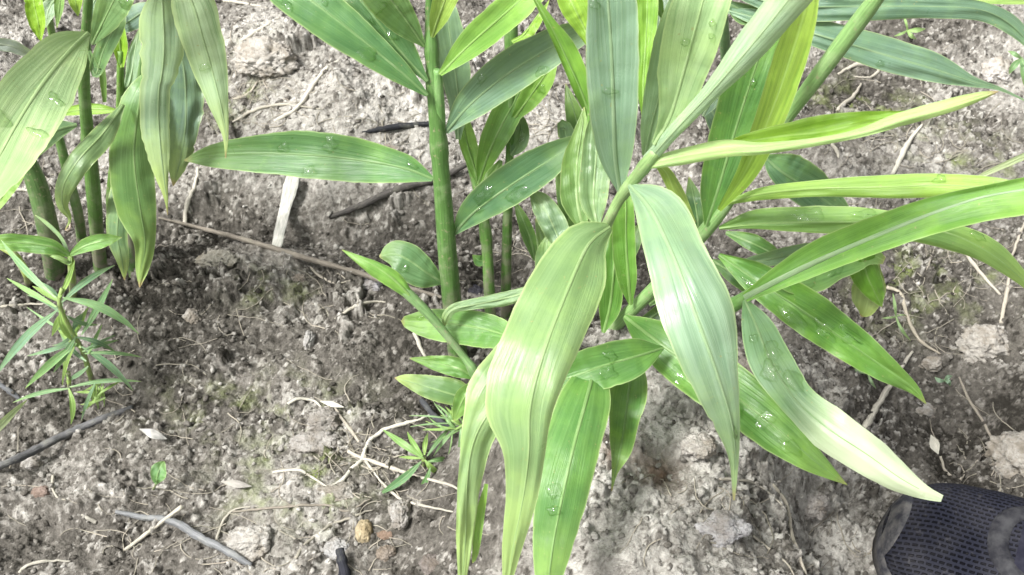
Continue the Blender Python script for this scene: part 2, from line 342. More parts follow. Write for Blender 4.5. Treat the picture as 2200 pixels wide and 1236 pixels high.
# ---------------------------------------------------------------- builders
def tube_mesh(name, C, rad, mat, parent=None, color=None, sides=8, flat=1., lump=0., cap=True):
    C = np.asarray(C, float); n = len(C); V = []; UV = []; F = []
    T = np.gradient(C, axis=0); T /= np.linalg.norm(T, axis=1)[:, None]+1e-9
    ref = np.array((0, 0, 1.)) if abs(T[0][2]) < .9 else np.array((1., 0, 0))
    a = np.cross(T[0], ref); a /= np.linalg.norm(a); sd_ = random.random()*99
    for i in range(n):
        a = a-T[i]*np.dot(a, T[i]); a /= np.linalg.norm(a)+1e-9; b = np.cross(T[i], a)
        for k in range(sides):
            th = 2*math.pi*k/sides
            rr = rad[i]*(1+lump*mnoise.noise((i*.16+sd_, math.cos(th)*1.3, math.sin(th)*1.3))+lump*.9*mnoise.noise((i*.5+sd_, math.cos(th)*2.6, math.sin(th)*2.6)))
            V.append(C[i]+a*math.cos(th)*rr+b*math.sin(th)*rr*flat); UV.append((k/sides, i/n*len(C)*.08))
    for i in range(n-1):
        for k in range(sides):
            k2 = (k+1) % sides; F.append((i*sides+k, i*sides+k2, (i+1)*sides+k2, (i+1)*sides+k))
    if cap: F.append(tuple(range(sides))[::-1]); F.append(tuple((n-1)*sides+k for k in range(sides)))
    o = mesh(name, V, F, mat, parent, UV)
    if color: o.color = (*color, 1)
    return o
def stem(parent, pts, color, name='stem', n=40, mat=None, sheath=(), **kw):
    """pts rows: px, py, depth, radius px"""
    q = cr(pts, n); C = [P(a, b, d) for a, b, d, r in q]; rad = [max(r, .5)*d*K for a, b, d, r in q]
    rad = np.array(rad)
    for s in sheath:
        i = int(s*n); rad[max(0, i-1):i+2] *= 1.13
    return tube_mesh(name, C, rad, mat or MSTEM, parent, color, sides=12, **kw)

GREENS = {'dark': (.060, .170, .040), 'mid': (.115, .270, .060), 'blue': (.135, .250, .115), 'pale': (.300, .440, .180),
          'wax': (.36, .46, .27), 'lime': (.33, .56, .045), 'yell': (.45, .62, .10), 'deep': (.080, .225, .028), 'grey': (.19, .29, .17), 'white': (.58, .68, .42)}
LEAVES = {}
def leaf(parent, pts, color='mid', roll=0, curl=-.38, tip=.25, wave=.0012, name='leaf', rib=True, ribr=1.7, n=46, m=13, seed=None, ribcol=None, drops=(), label=None, teeth=0.):
    """pts rows: px, py, depth, half width left px, half width right px (left and right of the way base to tip)"""
    c = GREENS[color] if isinstance(color, str) else color
    c = (c[0]*.84, c[1]*.855, c[2]*1.08)
    q = cr(pts, n); sd_ = random.random()*50 if seed is None else seed
    ctr = np.array([P(a[0], a[1], a[2]) for a in q])
    V = []; UV = []; grid = np.zeros((n, m, 3))
    T2 = np.gradient(q[:, :2], axis=0)
    nk = [(random.uniform(.3, .9), random.choice((-1, 1)), random.uniform(.04, .13)) for _ in range(random.choice((0, 0, 1, 1)))] if n >= 40 else []
    for i in range(n):
        t = T2[i]/(np.linalg.norm(T2[i])+1e-9); perp = np.array((t[1], -t[0]))        # left of travel on screen (y down)
        s = i/(n-1); rl = roll[0]+(roll[1]-roll[0])*s if isinstance(roll, tuple) else roll
        cl = curl[0]+(curl[1]-curl[0])*s if isinstance(curl, tuple) else curl
        for j in range(m):
            v = 2*j/(m-1)-1; w = max(q[i][3] if v < 0 else q[i][4], .4 if 0 < i < n-1 else .15)
            w *= 1+.05*mnoise.noise((sd_+s*7, 5*np.sign(v), 2.))*abs(v)+teeth*mnoise.noise((sd_+s*26, 9*np.sign(v), 7.))*abs(v)
            w *= 1+.035*mnoise.noise((sd_+s*20, 5*np.sign(v), 8.))*abs(v)
            for ns, nd, na in nk:
                if nd*v > 0: w *= 1-na*math.exp(-((s-ns)/.012)**2)
            ac = max(abs(cl), .01); Rr = w/math.sin(ac) if ac < math.pi/2 else w
            lat = Rr*math.sin(v*ac)                        # px, + = right
            dz = Rr*(1-math.cos(v*ac))*(1 if cl > 0 else -1)*K*q[i][2]
            dz += -.17*math.sqrt(v*v+.012)*w*K*q[i][2]*(1 if cl < 0 else -1)
            dz += lat*K*q[i][2]*math.tan(R(rl))
            dz += wave*abs(v)**1.5*mnoise.noise((sd_+s*9, 3*np.sign(v), 0))*min(1, w/18)*1.6
            dz += .0007*mnoise.noise((sd_+s*22, v*1.5, 14))*min(1, w/30)
            dz += wave*.9*mnoise.noise((sd_+s*5, v*2.2, 4))*min(1, w/18)
            x = q[i][0]-perp[0]*lat; y = q[i][1]-perp[1]*lat
            p = P(x, y, q[i][2]+dz); V.append(p); UV.append(((v+1)/2, s)); grid[i, j] = p
    F = [(i*m+j, i*m+j+1, (i+1)*m+j+1, (i+1)*m+j) for i in range(n-1) for j in range(m-1)]
    o = mesh(name, V, F, MLEAF, parent, UV); o.color = (*c, tip)
    if label: o['label'] = label
    if rib:
        mid = grid[:, m//2]; k0 = 0; k1 = int(n*.93)
        nrm = np.cross(grid[:, m//2+1]-grid[:, m//2-1], np.gradient(mid, axis=0)); nrm /= np.linalg.norm(nrm, axis=1)[:, None]+1e-9
        nrm *= np.sign(-np.einsum('ij,ij->i', nrm, mid-CAM))[:, None]
        rr = np.array([ribr*1.25*K*q[i][2]*(1.3-1.1*i/n) for i in range(n)])
        rc = ribcol or tuple(np.array(c)*.65+np.array((.46, .62, .26))*.35)
        latv = grid[:, m//2+1]-grid[:, m//2-1]; latv /= np.linalg.norm(latv, axis=1)[:, None]+1e-9
        RV, RU, RF = [], [], []
        for i in range(k1):
            for j in range(7):
                th = math.pi*j/6; RV.append(mid[i]-latv[i]*rr[i]*math.cos(th)*1.1+nrm[i]*(rr[i]*.42*math.sin(th)-.00004+.00016*(0 < j < 6))); RU.append((j/6, i*.05))
            if i: RF += [((i-1)*7+j, (i-1)*7+j+1, i*7+j+1, i*7+j) for j in range(6)]
        ro = mesh('midrib', RV, RF, MRIB, o, RU); ro.color = (*rc, 1)
    for d_ in drops: drop(o, grid, *d_)
    return o, grid
def drop(parent, grid, s, v, rs, rv, h=.0016, name='water_drop'):
    """irregular flat bead of water lying on the blade; s, v in 0..1 and -1..1; rs, rv radii in the same units"""
    rs *= 1.15; rv *= 1.2; h *= 1.15; n, m = grid.shape[:2]; ph = random.random()*40; A = 26; RN = 7
    def ev(ss, vv):
        a = min(max(ss, 0.01), .99)*(n-1); b = min(max((vv+1)/2, .02), .98)*(m-1); i = min(int(a), n-2); j = min(int(b), m-2); u = a-i; w = b-j
        p = (grid[i, j]*(1-u)+grid[i+1, j]*u)*(1-w)+(grid[i, j+1]*(1-u)+grid[i+1, j+1]*u)*w
        nn = np.cross(grid[i+1, j]-grid[i, j], grid[i, j+1]-grid[i, j]); nn = nn/(np.linalg.norm(nn)+1e-12)
        return p, (nn if nn@FWD < 0 else -nn)
    V = []; F = []
    for r in range(RN):
        f = r/(RN-1)
        for k in range(A):
            th = 2*math.pi*k/A; o_ = 1+.8*mnoise.noise((math.cos(th)*1.1+ph, math.sin(th)*1.1, .3))+.22*mnoise.noise((math.cos(th)*3+ph, math.sin(th)*3, .9))
            p, nn = ev(s+rs*f*o_*math.cos(th), v+rv*f*o_*math.sin(th))
            hh = h*(math.sqrt(max(0, 1-f**2.6))*(1+.35*mnoise.noise((math.cos(th)*f*2+ph, math.sin(th)*f*2, 9)))+.0)-.00003
            V.append(p+nn*hh)
    for r in range(RN-1):
        for k in range(A):
            k2 = (k+1) % A; F.append((r*A+k, r*A+k2, (r+1)*A+k2, (r+1)*A+k))
    i0, j0 = int(min(max(s, .05), .94)*(n-1)), int((v+1)/2*(m-2)); raw = np.cross(grid[i0+1, j0]-grid[i0, j0], grid[i0, j0+1]-grid[i0, j0])
    if raw@FWD < 0: F = [f[::-1] for f in F]
    mesh(name, V, F, MWATER, parent)
def gstem(base_px, pts): # stem rooted in the ground
    g = G(*base_px); d = float((g-CAM)@FWD); return (base_px[0], base_px[1], d+.012)

# ================================================================= RIGHT CLUMP
CL_R = 'ginger shoots of the right clump'
# --- shoot A: thick upright stem
b = gstem((988, 800), None)
A = thing('ginger_shoot', G(988, 800), 'tallest upright ginger shoot with the thickest round green stem, left edge of the right clump', 'plant', CL_R)
stem(A, [(*b, 21), (966, 600, .80, 21), (950, 400, .75, 19), (936, 230, .715, 17), (928, 120, .70, 15), (925, 40, .69, 12), (924, -60, .67, 8)], (.105, .215, .055), n=60, sheath=(.56, .70, .80))
stem(A, [(950, 330, .742, 10), (945, 230, .712, 11), (940, 150, .695, 9)], (.17, .33, .10), name='leaf_sheath', n=20)
leaf(A, [(918, 205, .70, 4, 4), (850, 145, .69, 30, 24), (740, 55, .68, 52, 40), (640, -20, .68, 56, 44), (520, -110, .69, 30, 26), (450, -160, .7, 1, 1)], (.125, .285, .085), roll=10, curl=-.35, drops=[(.27, -.35, .035, .3), (.60, -.7, .02, .14), (.5, .3, .015, .12)])
leaf(A, [(918, 175, .70, 4, 4), (860, 110, .695, 18, 34), (790, 20, .69, 24, 40), (720, -60, .69, 24, 36), (650, -150, .69, 1, 1)], (.080, .205, .055), roll=-12, curl=-.3, drops=[(.3, .2, .03, .3), (.42, -.4, .02, .25)])
leaf(A, [(912, 100, .695, 4, 4), (870, 40, .68, 40, 26), (810, -40, .66, 48, 36), (740, -130, .65, 1, 1)], (.20, .36, .10), roll=10, drops=[(.45, -.7, .05, .4)])
leaf(A, [(928, 80, .69, 4, 4), (945, 30, .67, 22, 22), (975, -50, .65, 26, 26), (1000, -120, .64, 1, 1)], 'yell', curl=-.7, tip=.1)
leaf(A, [(945, 160, .69, 5, 5), (1010, 95, .67, 30, 30), (1090, 25, .645, 36, 36), (1170, -45, .63, 30, 30), (1240, -110, .62, 1, 1)], (.27, .50, .07), curl=-.45, tip=.15, roll=-8)
leaf(A, [(958, 285, .725, 5, 5), (1010, 225, .71, 34, 34), (1090, 160, .69, 47, 46), (1180, 105, .67, 42, 40), (1270, 60, .66, 22, 20), (1330, 30, .655, 1, 1)], (.17, .285, .155), curl=-.35, roll=6, drops=[(.55, .75, .03, .22), (.3, -.6, .02, .15)])
leaf(A, [(975, 502, .775, 5, 5), (1020, 455, .76, 34, 28), (1095, 400, .74, 45, 42), (1180, 345, .72, 38, 36), (1250, 300, .71, 14, 12), (1290, 280, .70, 1, 1)], (.10, .225, .085), curl=-.4, roll=5, drops=[(.28, -.35, .06, .3), (.42, .5, .06, .3), (.2, .1, .02, .2)])
leaf(A, [(930, 385, .755, 5, 5), (870, 362, .755, 32, 30), (780, 345, .76, 48, 44), (660, 333, .765, 50, 52), (540, 330, .775, 40, 38), (450, 335, .785, 24, 22), (395, 345, .79, 1, 1)], (.125, .30, .075), curl=-.35, roll=-4, drops=[(.10, .45, .022, .28), (.42, .5, .025, .25), (.5, -.65, .03, .22), (.6, .25, .02, .2)])
leaf(A, [(952, 608, .80, 4, 4), (920, 588, .79, 36, 24), (880, 560, .785, 44, 34), (845, 545, .785, 36, 28), (815, 552, .79, 2, 2)], (.17, .32, .11), curl=.3, roll=10, drops=[(.55, -.5, .05, .2)], n=30)
leaf(A, [(985, 300, .78, 5, 5), (985, 220, .77, 22, 24), (975, 130, .76, 34, 34), (962, 40, .75, 26, 26), (955, -40, .75, 1, 1)], (.24, .36, .19), curl=-.3, tip=.1)
# --- shoot B
b = gstem((1056, 760), None)
B = thing('ginger_shoot', G(1056, 760), 'thin bent ginger stem just right of the thickest stem, with a torn stub halfway', 'plant', CL_R)
stem(B, [(*b, 12), (1052, 640, .85, 12), (1043, 500, .83, 12), (1026, 400, .82, 12), (1000, 310, .81, 10), (985, 270, .80, 7)], (.13, .26, .06), n=44, sheath=(.5,))
leaf(B, [(1028, 395, .815, 4, 4), (1050, 330, .80, 26, 22), (1080, 265, .79, 34, 30), (1120, 190, .78, 30, 26), (1150, 110, .77, 1, 1)], (.17, .36, .06), curl=-.4)
leaf(B, [(1046, 560, .84, 3, 3), (1030, 560, .838, 13, 13), (1015, 548, .836, 1, 1)], 'mid', n=14, rib=False)
leaf(B, [(1030, 400, .815, 4, 4), (1016, 350, .81, 14, 18), (1000, 290, .80, 16, 20), (996, 230, .79, 1, 1)], (.2, .38, .07))
# --- shoot C
b = gstem((1086, 700), None)
Cc = thing('ginger_shoot', G(1086, 700), 'thin straight dark ginger stem, third from left in the right clump', 'plant', CL_R)
stem(Cc, [(*b, 11), (1088, 560, .85, 11), (1092, 420, .82, 10), (1096, 300, .80, 9), (1098, 180, .78, 12), (1098, 70, .76, 15), (1098, -30, .75, 12)], (.105, .215, .05), n=44, sheath=(.45,))
leaf(Cc, [(1100, 262, .79, 4, 4), (1130, 220, .775, 20, 22), (1165, 170, .76, 24, 26), (1200, 120, .75, 1, 1)], (.26, .47, .07), drops=[(.55, .4, .06, .3)])
leaf(Cc, [(1098, 335, .80, 3, 3), (1112, 310, .80, 18, 20), (1120, 275, .80, 20, 16), (1112, 230, .80, 1, 1)], (.14, .26, .10), drops=[(.4, .2, .12, .4)], n=24)
leaf(Cc, [(1100, 90, .755, 4, 4), (1125, 75, .75, 4, 16), (1150, 40, .745, 1, 16), (1180, 0, .74, 1, 1)], 'lime')
leaf(Cc, [(1076, 345, .805, 4, 4), (1058, 385, .80, 20, 18), (1047, 430, .80, 1, 1)], (.22, .4, .08), n=20)

# --- shoot D: young one with a rolled spear, at the clump's foot
b = gstem((1042, 880), None)
D = thing('ginger_shoot', G(1042, 880), 'short young ginger shoot at the clump foot with one long rolled leaf pointing up left', 'plant', CL_R)
stem(D, [(*b, 14), (1030, 830, .78, 14), (1016, 795, .76, 12), (995, 765, .755, 8), (930, 685, .74, 10), (870, 625, .73, 12), (845, 603, .73, 9)], (.20, .34, .13), n=40)
leaf(D, [(880, 635, .728, 10, 10), (845, 600, .722, 20, 18), (810, 575, .72, 22, 12), (780, 560, .72, 14, 8), (735, 537, .725, 1, 1)], (.24, .48, .07), curl=.9, name='leaf', n=30, drops=[])
leaf(D, [(1022, 812, .765, 5, 5), (985, 792, .76, 20, 22), (935, 780, .765, 16, 16), (880, 770, .77, 1, 1)], (.18, .36, .07), curl=-.5, n=28, wave=.003)
leaf(D, [(1032, 862, .77, 6, 6), (980, 850, .765, 22, 34), (920, 832, .765, 24, 26), (870, 818, .77, 10, 14), (848, 812, .775, 1, 1)], (.22, .37, .11), tip=.9, curl=.3, n=30)
leaf(D, [(1025, 820, .76, 5, 5), (1000, 850, .755, 14, 20), (985, 880, .76, 18, 14), (975, 905, .765, 1, 1)], (.24, .43, .08), n=24)
# --- low leaves between A and front leaf
leaf(D, [(1130, 740, .73, 8, 8), (1060, 712, .745, 38, 34), (980, 697, .76, 42, 32), (915, 692, .77, 34, 26), (868, 690, .775, 12, 10), (862, 690, .78, 1, 1)], (.15, .34, .05), curl=-.3, roll=8, drops=[(.85, .4, .03, .2)])
leaf(D, [(1165, 618, .72, 12, 12), (1090, 640, .73, 16, 14), (1020, 655, .74, 10, 14), (975, 665, .742, 8, 12), (958, 685, .745, 8, 10), (955, 702, .75, 1, 1)], (.30, .42, .18), curl=.6, wave=.003)

# --- shoot E: the big arching shoot in front
b = gstem((1185, 840), None)
E = thing('ginger_shoot', G(1185, 840), 'largest ginger shoot arching toward the viewer, with a torn broad leaf hanging in front', 'plant', CL_R)
stem(E, [(*b, 18), (1190, 760, .76, 19), (1225, 640, .65, 17), (1300, 490, .55, 12), (1330, 430, .53, 12), (1375, 370, .51, 14), (1395, 345, .50, 13), (1410, 325, .495, 11)], (.26, .39, .15), n=60, sheath=(.80, .93))
# the rolled leaf up
leaf(E, [(1392, 345, .50, 14, 14), (1450, 280, .475, 15, 15), (1530, 195, .45, 20, 20), (1600, 115, .43, 34, 32), (1670, 30, .415, 40, 38), (1740, -60, .40, 40, 40), (1800, -150, .40, 2, 2)], (.56, .72, .38), curl=1.7, wave=.0006, tip=.1, ribr=1.2, label='pale rolled leaf rising to the upper right')
# bright open spear
o, g = leaf(E, [(1392, 352, .50, 12, 12), (1470, 335, .49, 17, 19), (1560, 322, .48, 22, 16), (1640, 318, .475, 12, 14), (1760, 303, .47, 8, 10), (1850, 285, .465, 10, 10), (1935, 258, .46, 16, 14), (2040, 228, .455, 16, 14), (2110, 207, .45, 10, 8), (2145, 197, .45, 1, 1)], (.62, .80, .26), curl=1.1, tip=.5, wave=.0015, rib=False, label='bright yellow green half rolled leaf pointing right')
leaf(o, [(1540, 322, .484, 2, 2), (1600, 305, .483, 16, 14), (1680, 293, .481, 26, 22), (1770, 283, .479, 36, 26), (1860, 263, .474, 24, 18), (1935, 250, .466, 12, 6), (1990, 235, .462, 1, 1)], (.34, .58, .035), curl=-.5, tip=.1, name='inner_blade', rib=False, wave=.002)
# pale broad leaf pointing up (midrib from 1330,410 to 1315,-60)
leaf(E, [(1333, 414, .525, 5, 5), (1322, 340, .51, 34, 36), (1318, 240, .49, 52, 52), (1314, 120, .475, 56, 58), (1306, 0, .46, 44, 62), (1296, -110, .45, 40, 40), (1290, -200, .45, 1, 1)], (.32, .47, .27), curl=-.22, tip=.1, ribr=3.2, drops=[(.36, -.1, .012, .25), (.66, -.7, .02, .2)])
# leaves behind, upright
leaf(E, [(1385, 335, .52, 6, 6), (1400, 270, .515, 24, 24), (1425, 170, .505, 36, 30), (1450, 60, .49, 36, 30), (1465, -60, .48, 1, 1)], (.36, .52, .24), curl=-.4, tip=.1)
leaf(E, [(1405, 310, .49, 6, 6), (1440, 250, .478, 26, 40), (1470, 150, .46, 58, 50), (1500, 40, .44, 66, 60), (1530, -80, .43, 50, 50), (1550, -190, .42, 1, 1)], (.50, .68, .27), curl=-.3, tip=.4, ribr=2.6, roll=6, drops=[(.55, .55, .012, .1), (.5, .6, .012, .09), (.45, -.25, .015, .12)])
leaf(E, [(1255, 500, .60, 6, 6), (1240, 430, .60, 34, 28), (1240, 350, .60, 32, 24), (1250, 280, .60, 16, 14), (1255, 230, .6, 1, 1)], (.23, .38, .09), curl=-.3, ribr=2.4)
leaf(E, [(1283, 488, .57, 6, 6), (1275, 430, .57, 30, 30), (1280, 350, .57, 32, 32), (1285, 280, .57, 26, 26), (1285, 200, .57, 1, 1)], (.27, .40, .15), curl=-.3, ribr=2.2)
# hanging right leaf
leaf(E, [(1352, 398, .515, 5, 5), (1400, 455, .495, 66, 36), (1450, 560, .475, 72, 62), (1500, 690, .465, 82, 74), (1540, 800, .47, 48, 64), (1570, 900, .485, 20, 42), (1580, 980, .50, 8, 16), (1577, 1075, .52, 2, 2)], (.34, .48, .26), curl=(.25, .45), tip=.35, ribr=3.0, wave=.0022, roll=-6, drops=[(.8, -.1, .02, .12)], label='long pale leaf hanging straight down to a thin tip')
# torn front leaf
o, g = leaf(E, [(1310, 488, .505, 10, 10), (1265, 525, .49, 45, 58), (1225, 610, .475, 74, 84), (1175, 740, .46, 68, 96), (1140, 870, .455, 50, 100), (1136, 970, .46, 36, 58), (1124, 1070, .47, 30, 38), (1102, 1180, .48, 19, 24), (1085, 1290, .49, 3, 3)][::1], (.31, .45, .155), curl=.35, tip=.5, ribr=2.2, wave=.003, roll=4, label='broad pale leaf torn lengthwise, yellowing at its tip')
leaf(o, [(1200, 640, .478, 4, 4), (1140, 720, .472, 62, 40), (1075, 850, .466, 46, 74), (1030, 920, .465, 40, 40), (1010, 980, .466, 37, 22), (1002, 1060, .468, 28, 20), (1000, 1150, .475, 18, 20), (995, 1230, .48, 10, 12), (990, 1300, .49, 2, 2)], (.31, .44, .15), curl=.5, tip=.5, name='torn_half', wave=.004, roll=-10, ribr=1.6)
leaf(o, [(1045, 1040, .472, 4, 4), (1035, 1110, .48, 6, 14), (1022, 1190, .485, 6, 8), (1015, 1210, .49, 1, 1)], (.25, .45, .06), name='torn_half', rib=False, n=16)
# small hanging leaf with dry edge
leaf(E, [(1408, 352, .51, 4, 4), (1432, 372, .51, 12, 14), (1452, 420, .515, 20, 10), (1475, 455, .52, 12, 8), (1495, 478, .525, 1, 1)], (.35, .46, .07), curl=.7, tip=1., rib=False, n=24, label='small withered leaf with a dry pinkish edge')
# --- twisted spear rising behind
b = gstem((1215, 800), None)
I_ = thing('ginger_shoot', G(1215, 800), 'mostly hidden ginger shoot mid right clump, with a twisted leaf slanting to the top edge', 'plant', CL_R)
stem(I_, [(*b, 14), (1235, 620, .76, 13), (1262, 420, .70, 12), (1270, 260, .66, 10), (1275, 100, .63, 8)], (.14, .28, .06), n=40)
leaf(I_, [(1270, 260, .66, 4, 4), (1250, 200, .65, 15, 22), (1215, 120, .64, 14, 30), (1180, 50, .63, 10, 14), (1145, -10, .625, 4, 4), (1120, -50, .62, 1, 1)], (.19, .40, .045), curl=-.9, tip=.2)
leaf(I_, [(1275, 110, .64, 5, 5), (1255, 60, .635, 20, 34), (1225, 0, .63, 28, 34), (1190, -70, .63, 1, 1)], (.37, .60, .05), curl=-.5, tip=.1)
leaf(I_, [(1385, 260, .66, 5, 5), (1382, 180, .655, 14, 16), (1388, 80, .65, 22, 22), (1392, -20, .645, 22, 22), (1395, -80, .64, 1, 1)], (.25, .48, .04), curl=-.5, tip=.1)
leaf(I_, [(1393, 190, .68, 4, 4), (1405, 130, .68, 16, 18), (1415, 70, .68, 26, 24), (1420, 10, .68, 22, 20), (1425, -50, .68, 1, 1)], (.26, .34, .22), curl=-.2, tip=.1)
leaf(I_, [(1425, 40, .66, 4, 4), (1405, -5, .655, 16, 16), (1380, -60, .65, 1, 1)], (.16, .32, .05), n=18)
leaf(I_, [(1232, 330, .74, 4, 4), (1218, 300, .74, 14, 20), (1210, 270, .74, 10, 14), (1200, 296, .74, 1, 1)], (.16, .28, .1), n=18, rib=False)
leaf(I_, [(1215, 560, .74, 5, 5), (1195, 500, .74, 24, 30), (1165, 440, .74, 24, 24), (1135, 405, .74, 1, 1)], (.25, .36, .17), curl=-.4, wave=.003)
leaf(I_, [(1205, 640, .745, 5, 5), (1185, 590, .745, 30, 26), (1175, 545, .745, 24, 24), (1178, 500, .745, 1, 1)], (.20, .33, .12), n=26)

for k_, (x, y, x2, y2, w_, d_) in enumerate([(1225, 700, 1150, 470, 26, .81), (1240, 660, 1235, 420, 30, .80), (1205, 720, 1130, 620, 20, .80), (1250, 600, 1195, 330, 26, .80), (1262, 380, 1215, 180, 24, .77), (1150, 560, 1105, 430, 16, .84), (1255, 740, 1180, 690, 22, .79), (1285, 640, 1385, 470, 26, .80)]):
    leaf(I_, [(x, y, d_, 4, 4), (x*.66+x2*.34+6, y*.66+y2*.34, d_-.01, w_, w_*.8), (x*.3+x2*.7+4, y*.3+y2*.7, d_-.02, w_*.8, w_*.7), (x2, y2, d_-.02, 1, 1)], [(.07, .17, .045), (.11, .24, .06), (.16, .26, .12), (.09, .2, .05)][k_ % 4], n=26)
# --- shoot F: leaning to the right, middle
b = gstem((1225, 800), None)
Fs = thing('ginger_shoot', G(1225, 800), 'ginger shoot leaning right behind the hanging leaf, topped by a thin rolled leaf', 'plant', CL_R)
stem(Fs, [(*b, 15), (1290, 730, .77, 15), (1345, 678, .74, 15), (1410, 615, .71, 15), (1480, 535, .68, 16), (1525, 485, .66, 16), (1560, 440, .645, 14), (1610, 370, .63, 12), (1690, 255, .60, 14), (1760, 160, .57, 18), (1850, 40, .54, 19), (1910, -40, .52, 14)], (.22, .37, .13), n=70, sheath=(.3, .5))
leaf(Fs, [(1518, 485, .655, 5, 5), (1545, 400, .64, 42, 36), (1580, 280, .625, 52, 52), (1615, 170, .61, 56, 52), (1650, 70, .60, 36, 40), (1680, -10, .59, 1, 1)], (.095, .245, .045), curl=-.3, tip=.1, ribr=2.2, drops=[(.62, .1, .015, .12), (.3, -.4, .01, .1)])
leaf(Fs, [(1545, 452, .64, 5, 5), (1600, 370, .61, 18, 26), (1650, 260, .58, 30, 34), (1690, 150, .56, 36, 36), (1725, 40, .54, 32, 30), (1745, -40, .53, 16, 16), (1755, -90, .52, 1, 1)], (.42, .62, .07), curl=-.3, tip=.2, rib=False, roll=20)
leaf(Fs, [(1560, 437, .64, 4, 4), (1640, 416, .62, 14, 14), (1760, 405, .60, 18, 18), (1900, 402, .58, 26, 24), (2040, 398, .56, 24, 30), (2180, 412, .545, 22, 40), (2330, 440, .54, 1, 1)], (.38, .58, .09), curl=.5, tip=.2, ribr=1.4, drops=[(.60, -.5, .02, .3)], label='yellow green leaf reaching horizontally to the right edge')
leaf(Fs, [(1545, 490, .655, 4, 4), (1620, 482, .65, 30, 10), (1720, 478, .645, 34, 22), (1830, 478, .64, 34, 26), (1940, 486, .635, 28, 30), (2040, 502, .63, 24, 34), (2120, 540, .63, 30, 26), (2190, 595, .635, 18, 14), (2240, 650, .64, 1, 1)], (.25, .44, .085), curl=.4, tip=.4, ribr=2, wave=.003, drops=[(.27, -.55, .05, .4, .0014), (.42, -.5, .04, .3), (.74, -.6, .02, .2)])
leaf(Fs, [(1640, 335, .70, 5, 5), (1680, 370, .70, 48, 30), (1740, 410, .705, 50, 40), (1800, 450, .71, 26, 30), (1840, 480, .715, 1, 1)], (.085, .195, .075), curl=-.3, ribr=2)
leaf(Fs, [(1510, 250, .72, 4, 4), (1530, 215, .72, 16, 16), (1545, 180, .72, 1, 1)], (.15, .24, .13), n=14)
leaf(Fs, [(1500, 190, .76, 4, 4), (1530, 240, .76, 26, 20), (1560, 300, .76, 20, 22), (1590, 350, .76, 1, 1)], (.12, .20, .11), n=20)
# upright pair low on the stem
leaf(Fs, [(1355, 655, .72, 4, 4), (1350, 600, .71, 24, 18), (1345, 520, .70, 30, 20), (1345, 440, .69, 24, 16), (1345, 370, .69, 1, 1)], (.18, .40, .045), curl=-.35, ribr=2.4)
leaf(Fs, [(1296, 715, .735, 4, 4), (1310, 660, .73, 24, 24), (1318, 590, .72, 26, 20), (1322, 510, .72, 18, 14), (1322, 450, .72, 1, 1)], (.125, .30, .035), curl=-.35, ribr=2.2)
# low horizontal leaf towards the left
leaf(Fs, [(1425, 748, .66, 4, 4), (1370, 765, .65, 40, 40), (1300, 785, .645, 50, 46), (1235, 808, .645, 36, 44), (1170, 830, .65, 16, 20), (1130, 850, .655, 1, 1)], (.13, .30, .055), curl=-.25, tip=.1, drops=[(.42, -.35, .05, .3, .0014), (.36, .3, .04, .25)])
# hanging pair behind the front leaf
leaf(Fs, [(1285, 760, .67, 6, 6), (1262, 850, .63, 52, 56), (1235, 950, .61, 56, 66), (1210, 1060, .60, 54, 62), (1190, 1160, .60, 44, 46), (1178, 1250, .60, 26, 28), (1170, 1310, .6, 1, 1)], (.145, .33, .065), curl=.25, tip=.3, ribr=2.6, drops=[(.55, .3, .03, .25), (.62, .2, .02, .25)], label='green leaf hanging straight down behind the torn pale leaf')
leaf(Fs, [(1368, 740, .69, 5, 5), (1352, 830, .67, 40, 40), (1342, 910, .66, 30, 34), (1332, 970, .635, 24, 20), (1322, 1015, .635, 6, 8), (1314, 1055, .635, 1, 1)], (.085, .225, .035), curl=-.5, tip=.5, ribr=2.2)
leaf(Fs, [(1400, 700, .77, 4, 4), (1440, 672, .77, 14, 24), (1490, 665, .775, 20, 34), (1540, 690, .78, 10, 20), (1570, 720, .785, 1, 1)], (.42, .50, .36), n=20)
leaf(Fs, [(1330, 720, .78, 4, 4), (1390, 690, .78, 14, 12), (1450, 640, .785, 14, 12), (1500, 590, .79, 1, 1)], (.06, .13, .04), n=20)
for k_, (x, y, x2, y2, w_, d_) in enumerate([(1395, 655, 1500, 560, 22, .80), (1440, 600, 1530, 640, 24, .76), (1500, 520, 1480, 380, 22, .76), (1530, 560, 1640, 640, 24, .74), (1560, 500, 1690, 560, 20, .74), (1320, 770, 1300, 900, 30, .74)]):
    leaf(Fs, [(x, y, d_, 4, 4), (x*.66+x2*.34+6, y*.66+y2*.34, d_-.01, w_, w_*.8), (x*.3+x2*.7+4, y*.3+y2*.7, d_-.01, w_*.8, w_*.7), (x2, y2, d_, 1, 1)], [(.07, .17, .04), (.10, .23, .05), (.06, .15, .04)][k_ % 3], n=26)
